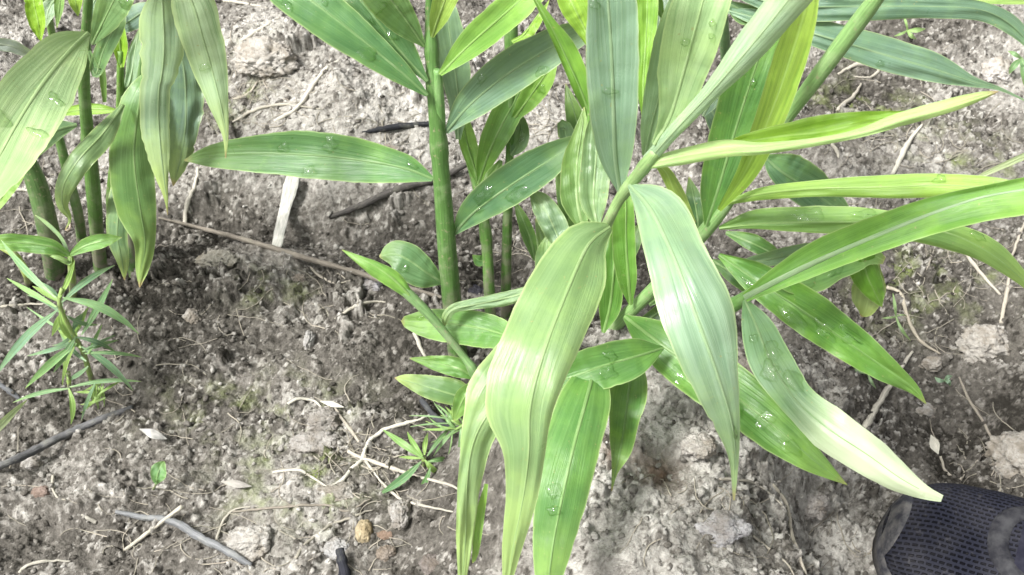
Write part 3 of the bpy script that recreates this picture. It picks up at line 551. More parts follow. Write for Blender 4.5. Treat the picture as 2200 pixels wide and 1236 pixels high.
# --- shoot G: low right
b = gstem((1250, 820), None)
Gs = thing('ginger_shoot', G(1250, 820), 'low ginger shoot spreading right over the soil mound, with the darkest wet leaves', 'plant', CL_R)
stem(Gs, [(*b, 15), (1340, 770, .75, 16), (1450, 715, .69, 16), (1540, 675, .65, 15), (1600, 640, .62, 14), (1640, 615, .61, 11)], (.15, .30, .08), n=50, sheath=(.8,))
leaf(Gs, [(1342, 680, .70, 5, 5), (1400, 725, .68, 42, 40), (1490, 790, .665, 62, 56), (1590, 860, .65, 60, 54), (1680, 930, .64, 44, 50), (1750, 990, .635, 24, 28), (1820, 1042, .635, 1, 1)], (.115, .285, .040), curl=-.35, tip=.2, roll=-5, ribr=2.4, wave=.003, drops=[(.28, .55, .04, .3, .0014), (.62, .0, .035, .35), (.75, .3, .04, .3), (.52, .4, .03, .3)])
leaf(Gs, [(1545, 548, .67, 5, 5), (1620, 600, .66, 38, 30), (1720, 665, .645, 50, 44), (1820, 735, .64, 44, 40), (1900, 790, .64, 28, 30), (1960, 832, .645, 12, 14), (1990, 868, .65, 1, 1)], (.105, .29, .035), curl=-.45, tip=.2, wave=.004, ribr=1.6, roll=12, drops=[(.18, .5, .05, .25, .0014), (.36, .45, .06, .2, .0014), (.5, .1, .05, .3), (.6, -.3, .04, .3)])
o, g = leaf(Gs, [(1600, 645, .615, 5, 5), (1625, 700, .60, 34, 34), (1658, 780, .585, 46, 46), (1712, 862, .575, 42, 36), (1785, 925, .562, 48, 46), (1865, 978, .556, 42, 44), (1930, 1025, .553, 30, 32), (1985, 1056, .551, 15, 17), (2024, 1072, .55, 8, 7)], (.25, .42, .17), curl=(-.1, 1.1), tip=0, wave=.0018, roll=8, ribr=1.6, drops=[(.20, -.3, .03, .35), (.26, .3, .03, .4), (.33, -.4, .03, .35), (.14, .4, .012, .2)], label='pale leaf turning white along its lower half, tip over the shoe')
o['pale_tip'] = 1.0
o, g = leaf(Gs, [(1600, 640, .61, 10, 10), (1680, 598, .595, 30, 22), (1770, 555, .58, 44, 30), (1880, 508, .56, 42, 36), (2000, 460, .545, 36, 44), (2110, 424, .535, 24, 52), (2240, 400, .52, 26, 50), (2340, 370, .51, 1, 1)], (.20, .43, .055), curl=-.45, tip=.2, ribr=4.2, ribcol=(.34, .48, .26), wave=.002, roll=-10, label='long channelled leaf with a thick pale midrib running to the right edge')
leaf(Gs, [(1650, 600, .64, 5, 5), (1720, 592, .65, 24, 44), (1800, 560, .66, 26, 40), (1860, 545, .665, 22, 30), (1900, 560, .665, 8, 8)], (.20, .38, .09), curl=-.3, drops=[(.3, .4, .07, .4, .0014), (.55, .3, .07, .4)])
o, g = leaf(Gs, [(1850, 545, .66, 30, 40), (1862, 590, .668, 30, 34), (1880, 630, .675, 22, 20), (1895, 660, .68, 1, 1)], (.19, .42, .03), curl=.5, n=24, tip=.2)
leaf(o, [(1880, 560, .685, 8, 20), (1870, 620, .69, 34, 40), (1860, 665, .695, 20, 26), (1850, 680, .70, 2, 2)], (.50, .58, .18), name='folded_tip', n=20, rib=False, tip=.6)
leaf(Gs, [(1560, 575, .68, 4, 4), (1640, 560, .69, 16, 14), (1740, 540, .7, 18, 16), (1830, 530, .71, 1, 1)], (.22, .34, .16), n=26)

# ================================================================= TOP RIGHT: leaves of a neighbour out of frame
T = thing('ginger_shoot', P(1560, -120, .85), 'grey green ginger shoot above the top edge, its long leaves crossing the upper right', 'plant')
stem(T, [(1540, -240, .85, 14), (1545, -120, .83, 13), (1550, 0, .82, 12), (1560, 120, .87, 12), (1570, 200, .96, 12), (1575, 280, 1.05, 12)], (.14, .26, .10), n=30)
leaf(T, [(1555, 20, .80, 5, 5), (1660, 48, .79, 26, 22), (1780, 82, .78, 36, 28), (1900, 118, .78, 40, 34), (2010, 150, .785, 34, 28), (2090, 176, .79, 12, 12), (2150, 192, .795, 4, 4), (2230, 230, .8, 1, 1)], (.20, .32, .185), curl=.35, tip=.15, ribr=1.6, wave=.004, roll=-6, drops=[(.5, .6, .012, .15)])
leaf(T, [(1560, -20, .79, 5, 5), (1700, 12, .78, 26, 30), (1850, 14, .775, 24, 30), (2000, 14, .775, 22, 26), (2110, 22, .78, 18, 24), (2180, 60, .785, 20, 20), (2240, 130, .79, 1, 1)], (.19, .31, .18), curl=.35, tip=.1, ribr=1.5, wave=.004)
leaf(T, [(1560, 5, .80, 5, 5), (1600, 24, .80, 16, 30), (1650, 30, .8, 10, 20), (1720, 40, .8, 1, 1)], (.09, .18, .08), n=20)
leaf(T, [(1990, -22, .80, 4, 4), (2080, -8, .80, 12, 12), (2180, 0, .8, 10, 10), (2260, 5, .8, 1, 1)], (.34, .50, .1), n=20)

# ================================================================= LEFT CLUMP
CL_L = 'ginger shoots of the left clump'
def shoot_l(base, label, pts, colr, **kw):
    b = gstem(base, None); t = thing('ginger_shoot', G(*base), label, 'plant', CL_L)
    stem(t, [(*b, pts[0][3])]+pts, colr, **kw); return t
L1 = shoot_l((218, 590), 'ginger shoot with the widest pale leaf, upper left corner', [(208, 500, .86, 15), (198, 380, .80, 16), (184, 240, .74, 13), (180, 150, .70, 13), (186, 60, .66, 11), (192, -30, .62, 9)], (.11, .22, .05), n=50, sheath=(.45, .75))
leaf(L1, [(190, 72, .655, 6, 6), (150, 110, .62, 46, 52), (95, 175, .58, 76, 72), (40, 260, .55, 80, 76), (-20, 370, .53, 60, 60), (-80, 480, .52, 1, 1)], (.58, .74, .30), curl=-.3, tip=.2, ribr=3, roll=-4, drops=[(.33, -.55, .02, .25, .0013), (.52, .55, .03, .3, .0013), (.5, -.6, .02, .25), (.72, .5, .02, .3)], label='widest pale green leaf with water beads')
leaf(L1, [(198, 95, .65, 5, 5), (225, 40, .63, 28, 34), (255, -20, .61, 34, 38), (290, -90, .6, 1, 1)], (.28, .44, .15), curl=-.3, drops=[(.55, .6, .05, .3)])
leaf(L1, [(192, 98, .66, 2, 2), (190, 110, .67, 5, 3), (205, 160, .675, 18, 8), (222, 110, .67, 20, 20), (250, 50, .66, 20, 20), (270, 0, .66, 1, 1)][1:], (.115, .225, .075), curl=-.2, n=34)
L2 = shoot_l((122, 600), 'leaning thick dark ginger stem at the left edge', [(105, 500, .87, 23), (80, 400, .84, 22), (50, 330, .82, 18), (10, 250, .79, 14), (-30, 160, .76, 10)], (.105, .19, .06), n=44)
leaf(L2, [(165, 268, .73, 4, 4), (110, 285, .72, 24, 26), (40, 330, .71, 30, 30), (-30, 390, .7, 1, 1)], (.20, .32, .13), curl=.3)
leaf(L2, [(55, 340, .80, 4, 4), (30, 375, .78, 22, 20), (0, 430, .77, 14, 14), (-20, 470, .77, 1, 1)], (.25, .42, .07))
L3 = shoot_l((178, 545), 'thin dark stem between the two thick stems of the left clump', [(170, 470, .88, 11), (150, 390, .86, 11), (130, 310, .84, 10), (110, 240, .82, 8)], (.12, .23, .06), n=30)
leaf(L3, [(108, 248, .82, 3, 3), (160, 238, .80, 12, 10), (210, 234, .79, 11, 12), (262, 240, .79, 1, 1)], (.30, .50, .05), curl=-.6, n=26)
L4 = shoot_l((245, 545), 'thin ginger stem with a bright lime bud, left clump', [(238, 440, .88, 10), (240, 380, .86, 8), (256, 250, .82, 8), (259, 150, .78, 8), (258, 110, .77, 6)], (.16, .30, .06), n=36)
leaf(L4, [(261, 145, .775, 5, 5), (259, 110, .77, 15, 15), (256, 80, .765, 15, 16), (256, 20, .76, 1, 1)], (.33, .56, .03), n=22, curl=-.7, tip=.1)
leaf(L4, [(225, 220, .83, 4, 4), (222, 180, .82, 7, 7), (218, 140, .81, 7, 7), (215, 90, .8, 1, 1)], (.16, .28, .06), n=14, rib=False)
leaf(L4, [(262, 215, .80, 4, 4), (280, 170, .80, 12, 20), (290, 110, .80, 14, 14), (300, 60, .8, 1, 1)], (.25, .38, .17), n=20)
leaf(L4, [(265, 225, .76, 5, 5), (222, 285, .745, 28, 20), (172, 340, .73, 30, 22), (138, 395, .735, 26, 18), (134, 440, .745, 14, 12), (150, 470, .755, 4, 4), (140, 495, .76, 1, 1)], (.27, .38, .14), curl=.35, tip=.6, wave=.002, label='arched pale leaf with a withered brown tip')
L5 = shoot_l((285, 600), 'ginger shoot with drooping torn and grey leaves, right side of the left clump', [(275, 480, .89, 12), (270, 380, .86, 12), (300, 200, .80, 11), (320, 60, .74, 10), (330, -60, .69, 8)], (.14, .25, .08), n=40)
leaf(L5, [(322, 150, .77, 6, 6), (300, 220, .765, 38, 40), (288, 330, .78, 42, 54), (300, 440, .80, 36, 52), (312, 520, .82, 22, 26), (303, 580, .835, 16, 12), (300, 618, .84, 1, 1)], (.175, .325, .085), curl=.3, tip=.5, ribr=1.6, wave=.003)
leaf(L5, [(262, 395, .83, 12, 22), (255, 450, .83, 24, 26), (252, 510, .835, 22, 22), (262, 560, .84, 16, 12), (268, 602, .85, 1, 1)], (.20, .32, .13), curl=.3, tip=.9, n=28)
o, g = leaf(L5, [(345, -40, .68, 8, 8), (350, 30, .70, 44, 48), (352, 110, .715, 42, 50), (346, 170, .725, 30, 42), (342, 190, .73, 24, 42), (340, 250, .74, 24, 40), (345, 320, .75, 20, 34), (352, 380, .76, 10, 18), (358, 430, .77, 3, 5), (360, 462, .78, 1, 1)], (.38, .50, .26), curl=.4, tip=1., ribr=1.4, wave=.002, label='drooping leaf torn at its left edge, with a yellow tip', teeth=.14)
leaf(L5, [(370, 60, .76, 20, 20), (392, 130, .765, 40, 48), (400, 210, .775, 40, 54), (398, 280, .785, 28, 50), (388, 340, .80, 22, 36), (372, 400, .81, 1, 1)], (.155, .235, .15), curl=.3, tip=.5, ribr=1.3, wave=.004, teeth=.2)
leaf(L5, [(335, 10, .76, 8, 8), (300, 30, .76, 26, 24), (262, 55, .77, 18, 22), (240, 60, .775, 1, 1)], (.17, .25, .18), curl=.2, tip=.1, n=24)
L6 = thing('ginger_shoot', P(400, -120, .80), 'ginger shoot above the top edge, left of centre, one long pale leaf drooping in', 'plant', CL_L)
stem(L6, [(395, -260, .72, 12), (370, -150, .70, 12), (330, 0, .80, 12), (315, 200, .90, 12), (305, 420, .96, 12)], (.14, .25, .08), n=30)
leaf(L6, [(372, -60, .62, 6, 6), (410, 0, .63, 44, 46), (435, 80, .645, 44, 46), (455, 150, .66, 34, 40), (475, 230, .67, 16, 24), (486, 290, .68, 5, 9), (485, 340, .69, 1, 1)], (.52, .66, .32), curl=.35, tip=.8, ribr=1.8, roll=6, drops=[(.52, .3, .02, .3)], label='long pale leaf with yellow edges, drooping to a fine tip')
L7 = thing('ginger_shoot', P(75, -60, .86), 'lime green leaf of a shoot above the top left corner', 'plant', CL_L)
stem(L7, [(100, -140, .82, 8), (92, -40, .86, 8), (120, 120, .95, 8), (128, 250, 1.02, 8)], (.16, .3, .06), n=20)
leaf(L7, [(68, -60, .84, 5, 5), (72, 0, .84, 18, 20), (82, 50, .845, 16, 20), (88, 90, .85, 1, 1)], (.36, .60, .02), tip=.1)
leaf(L7, [(128, -40, .84, 8, 8), (128, 10, .845, 10, 12), (122, 60, .85, 1, 1)], (.22, .38, .08), n=16)
leaf(L7, [(160, -40, .84, 10, 10), (162, 0, .84, 16, 16), (168, 35, .85, 1, 1)], (.38, .58, .06), n=16)
leaf(L7, [(125, -10, .87, 5, 5), (105, 20, .87, 18, 18), (98, 60, .87, 1, 1)], (.3, .42, .2), n=16)
leaf(L7, [(215, -20, .80, 8, 8), (195, 20, .8, 16, 16), (185, 70, .8, 1, 1)], (.12, .24, .09), n=16)
L8 = shoot_l((158, 640), 'short young shoot with two spreading leaves at the left clump foot', [(155, 600, .84, 8), (152, 560, .825, 7), (150, 548, .82, 5)], (.3, .46, .08), n=16)
leaf(L8, [(150, 550, .82, 4, 4), (110, 530, .81, 18, 16), (50, 522, .805, 20, 18), (0, 520, .80, 16, 16), (-50, 525, .8, 1, 1)], (.17, .36, .06), curl=-.3, n=28)
leaf(L8, [(150, 548, .82, 4, 4), (185, 528, .815, 16, 14), (225, 517, .815, 15, 14), (262, 510, .82, 1, 1)], (.22, .43, .08), curl=-.3, n=24)
leaf(L8, [(150, 552, .82, 3, 3), (148, 565, .815, 5, 7), (125, 554, .81, 5, 5), (103, 548, .81, 1, 1)], (.34, .50, .14), n=18)
leaf(L8, [(148, 545, .82, 3, 3), (130, 510, .82, 4, 4), (100, 480, .82, 4, 4), (75, 462, .82, 1, 1)], (.25, .38, .15), n=16, rib=False)
L9 = shoot_l((62, 610), 'small yellow green sprout at the far left edge of the left clump', [(58, 590, .87, 9), (40, 560, .865, 9), (28, 545, .86, 8), (0, 530, .86, 6)], (.36, .48, .1), n=16)

# ================================================================= WEEDS
def weed_leaf(parent, x0, y0, x1, y1, w, d0, d1, c, bend=0, n=16):
    x1 += random.uniform(-4, 4); bend += random.uniform(-4, 4)
    mx, my = (x0+x1)/2, (y0+y1)/2; L = math.hypot(x1-x0, y1-y0); nx_, ny_ = (y1-y0)/L, -(x1-x0)/L
    q = lambda f: (x0+(x1-x0)*f+nx_*bend*4*f*(1-f), y0+(y1-y0)*f+ny_*bend*4*f*(1-f), d0+(d1-d0)*f-.006*math.sin(math.pi*f))
    leaf(parent, [(*q(0), 1.5, 1.5), (*q(.3), w*.5, w*.5), (*q(.55), w*.58, w*.58), (*q(.8), w*.34, w*.34), (*q(1), .5, .5)], c, curl=-.4, n=n, m=7, ribr=1., wave=.001, tip=.15)
b = gstem((215, 860), None)
Wd = thing('weed', G(215, 860), 'tall narrow leaved weed with long thin green leaves below the left clump', 'weed')
stem(Wd, [(*b, 7), (192, 800, .82, 6), (178, 755, .80, 5.5), (150, 705, .785, 5), (128, 655, .77, 5), (133, 620, .765, 4)], (.30, .42, .12), n=30)
wg, wy, wb = (.27, .44, .18), (.38, .55, .12), (.22, .36, .19)
for a in [(120, 640, 0, 515, 13, wg, 4), (122, 660, 15, 598, 10, (.26, .45, .12), 4), (125, 665, -10, 810, 16, wb, -10), (133, 650, 250, 570, 12, wb, 6), (135, 640, 297, 718, 16, wg, 14), (128, 668, 160, 735, 12, wy, -12), (128, 640, 160, 560, 10, wy, 0),
          (165, 738, 55, 835, 15, (.25, .43, .13), -4), (160, 737, 60, 765, 8, wb, 4), (175, 745, 285, 840, 13, wb, 10), (182, 760, 305, 768, 7, wg, 6), (160, 745, 135, 830, 7, wy, -4), (190, 760, 222, 698, 7, (.26, .45, .12), 0), (185, 750, 245, 720, 6, wb, 0), (150, 720, 60, 660, 5, wg, 0), (165, 715, 190, 660, 9, wy, 0), (175, 720, 245, 600, 13, wg, 0)]:
    d0 = .765 if a[1] < 700 else .79
    weed_leaf(Wd, a[0], a[1], a[2], a[3], a[4], d0, d0+.03, tuple(min(1,v*1.2) for v in a[5]), a[6])
for k in range(16):
    f_ = random.random(); sx_, sy_ = 128+80*f_, 640+190*f_; an_ = random.uniform(-3.3, .2) if k % 2 else random.uniform(.2, 2.9); l_ = random.uniform(45, 120)
    weed_leaf(Wd, sx_, sy_, sx_+math.cos(an_)*l_, sy_+math.sin(an_)*l_*.8, random.uniform(7, 13), .775+.03*f_, .80+.03*f_, random.choice([wg, wy, wb]), random.uniform(-9, 9))
for k in range(10):
    weed_leaf(Wd, 200+random.uniform(-12, 30), 830+random.uniform(-10, 30), 210+random.uniform(-60, 80), 840+random.uniform(-30, 50), 5, .815, .83, wy)
b = gstem((152, 850), None)
W2 = thing('weed', G(152, 850), 'weed sprout with three leaves under the tall narrow leaved weed', 'weed')
stem(W2, [(*b, 3), (150, 838, .825, 4), (146, 800, .81, 5)], wy, n=10)
for a in [(148, 835, 25, 865, 8, wg, -3), (150, 832, 305, 820, 8, wg, 6), (148, 835, 155, 912, 11, wy, 3), (146, 815, 135, 760, 6, wy, 0)]: weed_leaf(W2, a[0], a[1], a[2], a[3], a[4], .81, .825, a[5], a[6])
b = gstem((912, 1010), None)
W3 = thing('weed', G(912, 1010), 'bright lime weed with pointed leaves on the bare soil left of the torn leaf', 'weed')
stem(W3, [(*b, 4), (910, 985, .77, 5)], wy, n=8)
for a in [(910, 985, 822, 922, 13, (.28, .47, .11), 3), (908, 980, 872, 928, 10, (.30, .50, .1), 0), (912, 978, 922, 930, 9, wy, 0), (905, 985, 858, 982, 6, wy, 0), (905, 992, 808, 1064, 15, (.15, .31, .12), 6), (912, 988, 950, 1022, 11, wy, 0), (918, 980, 975, 915, 8, (.19, .34, .13), 0), (920, 992, 975, 985, 9, (.18, .34, .11), 4), (925, 1005, 893, 1066, 10, (.16, .32, .11), 3)]:
    weed_leaf(W3, a[0], a[1], a[2], a[3], a[4], .768, .785, a[5], a[6])
b = gstem((990, 930), None)
W4 = thing('weed', G(990, 930), 'feathery weed with many thin stems under the short young ginger shoot', 'weed')
for k in range(26):
    a = random.uniform(-2.9, -.2) if k < 16 else random.uniform(1.2, 3.6); l = random.uniform(50, 100)
    x, y = 985+random.uniform(-14, 14), 915+random.uniform(-12, 12)
    weed_leaf(W4, x, y, x+math.cos(a)*l, y+math.sin(a)*l*.75, random.uniform(3, 7), .775, .78, random.choice([wg, wy, (.24, .42, .13)]), random.uniform(-5, 5), n=10)
b = gstem((1070, 1085), None)
W5 = thing('weed', G(1070, 1085), 'grey green weed showing in the gap between the torn leaf halves', 'weed')
for a in [(1070, 1040, 1045, 980, 8, wg, 0), (1072, 1045, 1040, 1060, 9, wg, 3), (1060, 1100, 1028, 1200, 13, (.16, .28, .13), 4), (1070, 1050, 1085, 985, 7, wg, 0), (1135, 1110, 1180, 1170, 10, wg, 3), (1120, 1100, 1160, 1080, 10, wg, 0), (1075, 1060, 1105, 1110, 7, wy, 0)]:
    weed_leaf(W5, a[0], a[1], a[2], a[3], a[4], .745, .75, a[5], a[6])
def ground_weed(label, x, y, rows, c=wg):
    g0 = G(x, y); d0 = float((g0-CAM)@FWD)-.02; t = thing('seedling', g0, label, 'weed', 'small seedlings on the bare soil')
    stem(t, [(x, y, d0+.025, 2.5), (x, y-4, d0, 3)], c, n=6)
    for a in rows: weed_leaf(t, x, y-4, a[0], a[1], a[2], d0, d0+.002, a[3] if len(a) > 3 else c, n=12)
ground_weed('small pale weed with four thin leaves left of the dark wet leaf tip', 1865, 808, [(1822, 790, 6), (1850, 768, 6), (1925, 808, 8), (1885, 835, 6)], (.40, .52, .26))
ground_weed('small thin weed right of the folded yellow leaf tip', 1925, 685, [(1918, 630, 6), (1958, 732, 6), (1893, 684, 4), (1948, 680, 3)], (.34, .48, .18))
ground_weed('pale weed seedling near the top right corner', 1950, 70, [(1940, 30, 5), (1985, 62, 9), (1970, 84, 8), (1925, 78, 5)], (.42, .60, .18))
ground_weed('pair of rounded green leaves at the right edge under the top corner', 2195, 130, [(2165, 110, 9), (2170, 160, 12), (2200, 190, 16), (2205, 150, 14)], (.26, .42, .16))
ground_weed('tiny blue green seedling right of the dark leaf tip', 2030, 822, [(2010, 810, 8), (2045, 808, 8), (2040, 830, 9)], (.36, .50, .34))
g0 = G(335, 1050); d0 = float((g0-CAM)@FWD)
t = thing('seedling', g0, 'single oval green seedling leaf on the bare soil at lower left', 'weed', 'small seedlings on the bare soil')
stem(t, [(328, 1053, d0+.004, 2.5), (333, 1045, d0-.012, 2.5), (336, 1037, d0-.018, 3)], (.3, .42, .14), n=10)
leaf(t, [(336, 1040, d0-.018, 3, 3), (337, 1028, d0-.02, 13, 16), (342, 1010, d0-.02, 18, 17), (350, 996, d0-.018, 8, 7), (353, 991, d0-.016, 1, 1)], (.17, .34, .10), n=20, curl=-.3, drops=[(.2, 0, .1, .3)])
# grass blades
for lab, pts in (('yellowing grass blade entering at the lower left edge', [(-40, 950, .72, 8, 8), (0, 915, .74, 9, 9), (30, 885, .76, 6, 6), (58, 860, .78, 1, 1)]), ('cream dry blade at the upper left edge', [(-30, 95, .82, 12, 12), (20, 98, .83, 14, 14), (55, 112, .84, 10, 10), (80, 118, .85, 1, 1)]), ('pale green grass blade at the right edge', [(2240, 320, .74, 8, 8), (2180, 345, .76, 7, 7), (2120, 372, .78, 5, 5), (2085, 388, .79, 1, 1)])):
    o, g = leaf(None, pts, (.62, .66, .32) if 'cream' not in lab else (.72, .70, .55), n=18, name='grass_blade'); tag(o, lab, 'grass blade')

# ================================================================= STICKS, ROOTS
def draped(name, label, cat, pts, color, mat, group=None, lift=.15, n=None, lump=.25, smooth=9, sides=8, flat=1.):
    """pts rows: px, py, radius px (plus optional extra lift in m)"""
    pts = [tuple(p)+(0,)*(4-len(p)) for p in pts]
    L_ = sum(math.hypot(pts[i+1][0]-pts[i][0], pts[i+1][1]-pts[i][1]) for i in range(len(pts)-1)); n = n or max(14, int(L_/5))
    q = cr(pts, n); ww = min(3.2, 8/max(1, q[:, 2].mean()))
    sm = 14 if cat == 'stick' else smooth; D_ = []; XY = []
    for i, a in enumerate(q):
        f = .35 if cat == 'stick' else 1.2
        jx = f*(ww*mnoise.noise((a[0]*.03, a[1]*.03, len(label)))+1.6*mnoise.noise((a[0]*.11, a[1]*.11, 5))); XY.append((a[0]+jx, a[1]+jx*.7)); D_.append(float((G(*XY[-1])-CAM)@FWD))
    k = min(sm, max(1, n//3)); z = np.pad(np.array(D_), k, mode='edge'); av = np.convolve(z, np.ones(2*k+1)/(2*k+1), 'valid')
    mn = np.array([np.sort(z[i:i+2*k+1])[int(.25*k)] for i in range(n)]); k2 = max(1, k//2); mn = np.convolve(np.pad(mn, k2, mode='edge'), np.ones(2*k2+1)/(2*k2+1), 'valid')
    dd = mn if cat == 'stick' else np.minimum(av-.0015, .5*mn+.5*av)
    rad = [max(a[2]*(.74 if cat == 'root' else .74), .6)*dd[i]*K*(1-(.45*(i/n)**2 if cat == 'root' else 0)) for i, a in enumerate(q)]
    C = [P(XY[i][0], XY[i][1], dd[i]-rad[i]*lift-q[i][3]) for i in range(n)]
    o = tube_mesh(name, C, rad, mat, None, color, sides=sides, lump=lump, flat=flat)
    return tag(o, label, cat, group)
ST = 'sticks on the soil'
draped('stick', 'long thin grey stick crossing the bare soil from the left clump to the thickest stem', 'stick', [(340, 468, 3), (430, 490, 6), (540, 520, 8), (640, 550, 9), (740, 578, 8), (830, 605, 8), (950, 640, 6)], (.26, .225, .19), MWOOD, ST, lump=.28)
draped('stick', 'dark stick ending behind the thickest stem, above the middle', 'stick', [(708, 468, 6), (780, 440, 10), (860, 405, 11), (940, 385, 10), (1010, 350, 7)], (.10, .09, .085), MWOOD, ST, lump=.28)
draped('stick', 'charred black stick under the top leaves, left of the thickest stem', 'stick', [(775, 286, 4), (830, 276, 9), (880, 270, 9), (925, 266, 7)], (.035, .035, .04), MWOOD, ST, lump=.28)
draped('stick', 'dark grey stick from the lower left edge up to the tall weed', 'stick', [(-20, 1010, 11), (60, 975, 12), (140, 935, 12), (220, 900, 11), (285, 876, 8)], (.15, .145, .15), MWOOD, ST, lump=.28)
draped('stick', 'weathered blue grey twig with frayed end, lower left', 'stick', [(250, 1100, 6), (310, 1112, 9), (370, 1120, 11), (430, 1155, 12), (480, 1180, 11), (540, 1215, 9)], (.25, .25, .26), MWOOD, ST, lump=.28)
draped('stick', 'thin straw coloured stick crossing under the blue grey twig', 'stick', [(268, 1183, 5, .001), (330, 1135, 6, .001), (392, 1088, 7)], (.55, .50, .42), MWOOD, ST)
draped('stick', 'short black burnt stick poking up at the bottom edge beside a pale clod', 'stick', [(728, 1180, 12, .010), (735, 1205, 15, .006), (745, 1250, 16)], (.035, .035, .045), MWOOD, ST, lump=.4)
draped('stick', 'dark twig by the feathery weed', 'stick', [(905, 860, 8), (940, 900, 9), (975, 925, 8)], (.09, .09, .10), MWOOD, ST, lump=.28)
draped('stick', 'short buff chip of wood left of the blue grey twig', 'stick', [(175, 1106, 4), (192, 1115, 6), (207, 1123, 7)], (.52, .48, .42), MWOOD, ST)
draped('stick', 'thick pale stick lying upright below the drooping leaf, paler than the others', 'stick', [(630, 376, 21, .004), (622, 410, 23, .004), (612, 450, 18, .004), (602, 495, 17, .004), (594, 532, 15, .003)], (.52, .50, .46), MWOOD, ST, lump=.1, sides=12, flat=.14)
draped('stick', 'dark grey twig at the left edge beneath the tall weed', 'stick', [(-10, 820, 7), (20, 840, 8), (45, 860, 6)], (.16, .16, .17), MWOOD, ST, lump=.28)
RG = 'pale roots lying on the soil'
rt = (.66, .62, .55); rd = (.42, .38, .33)
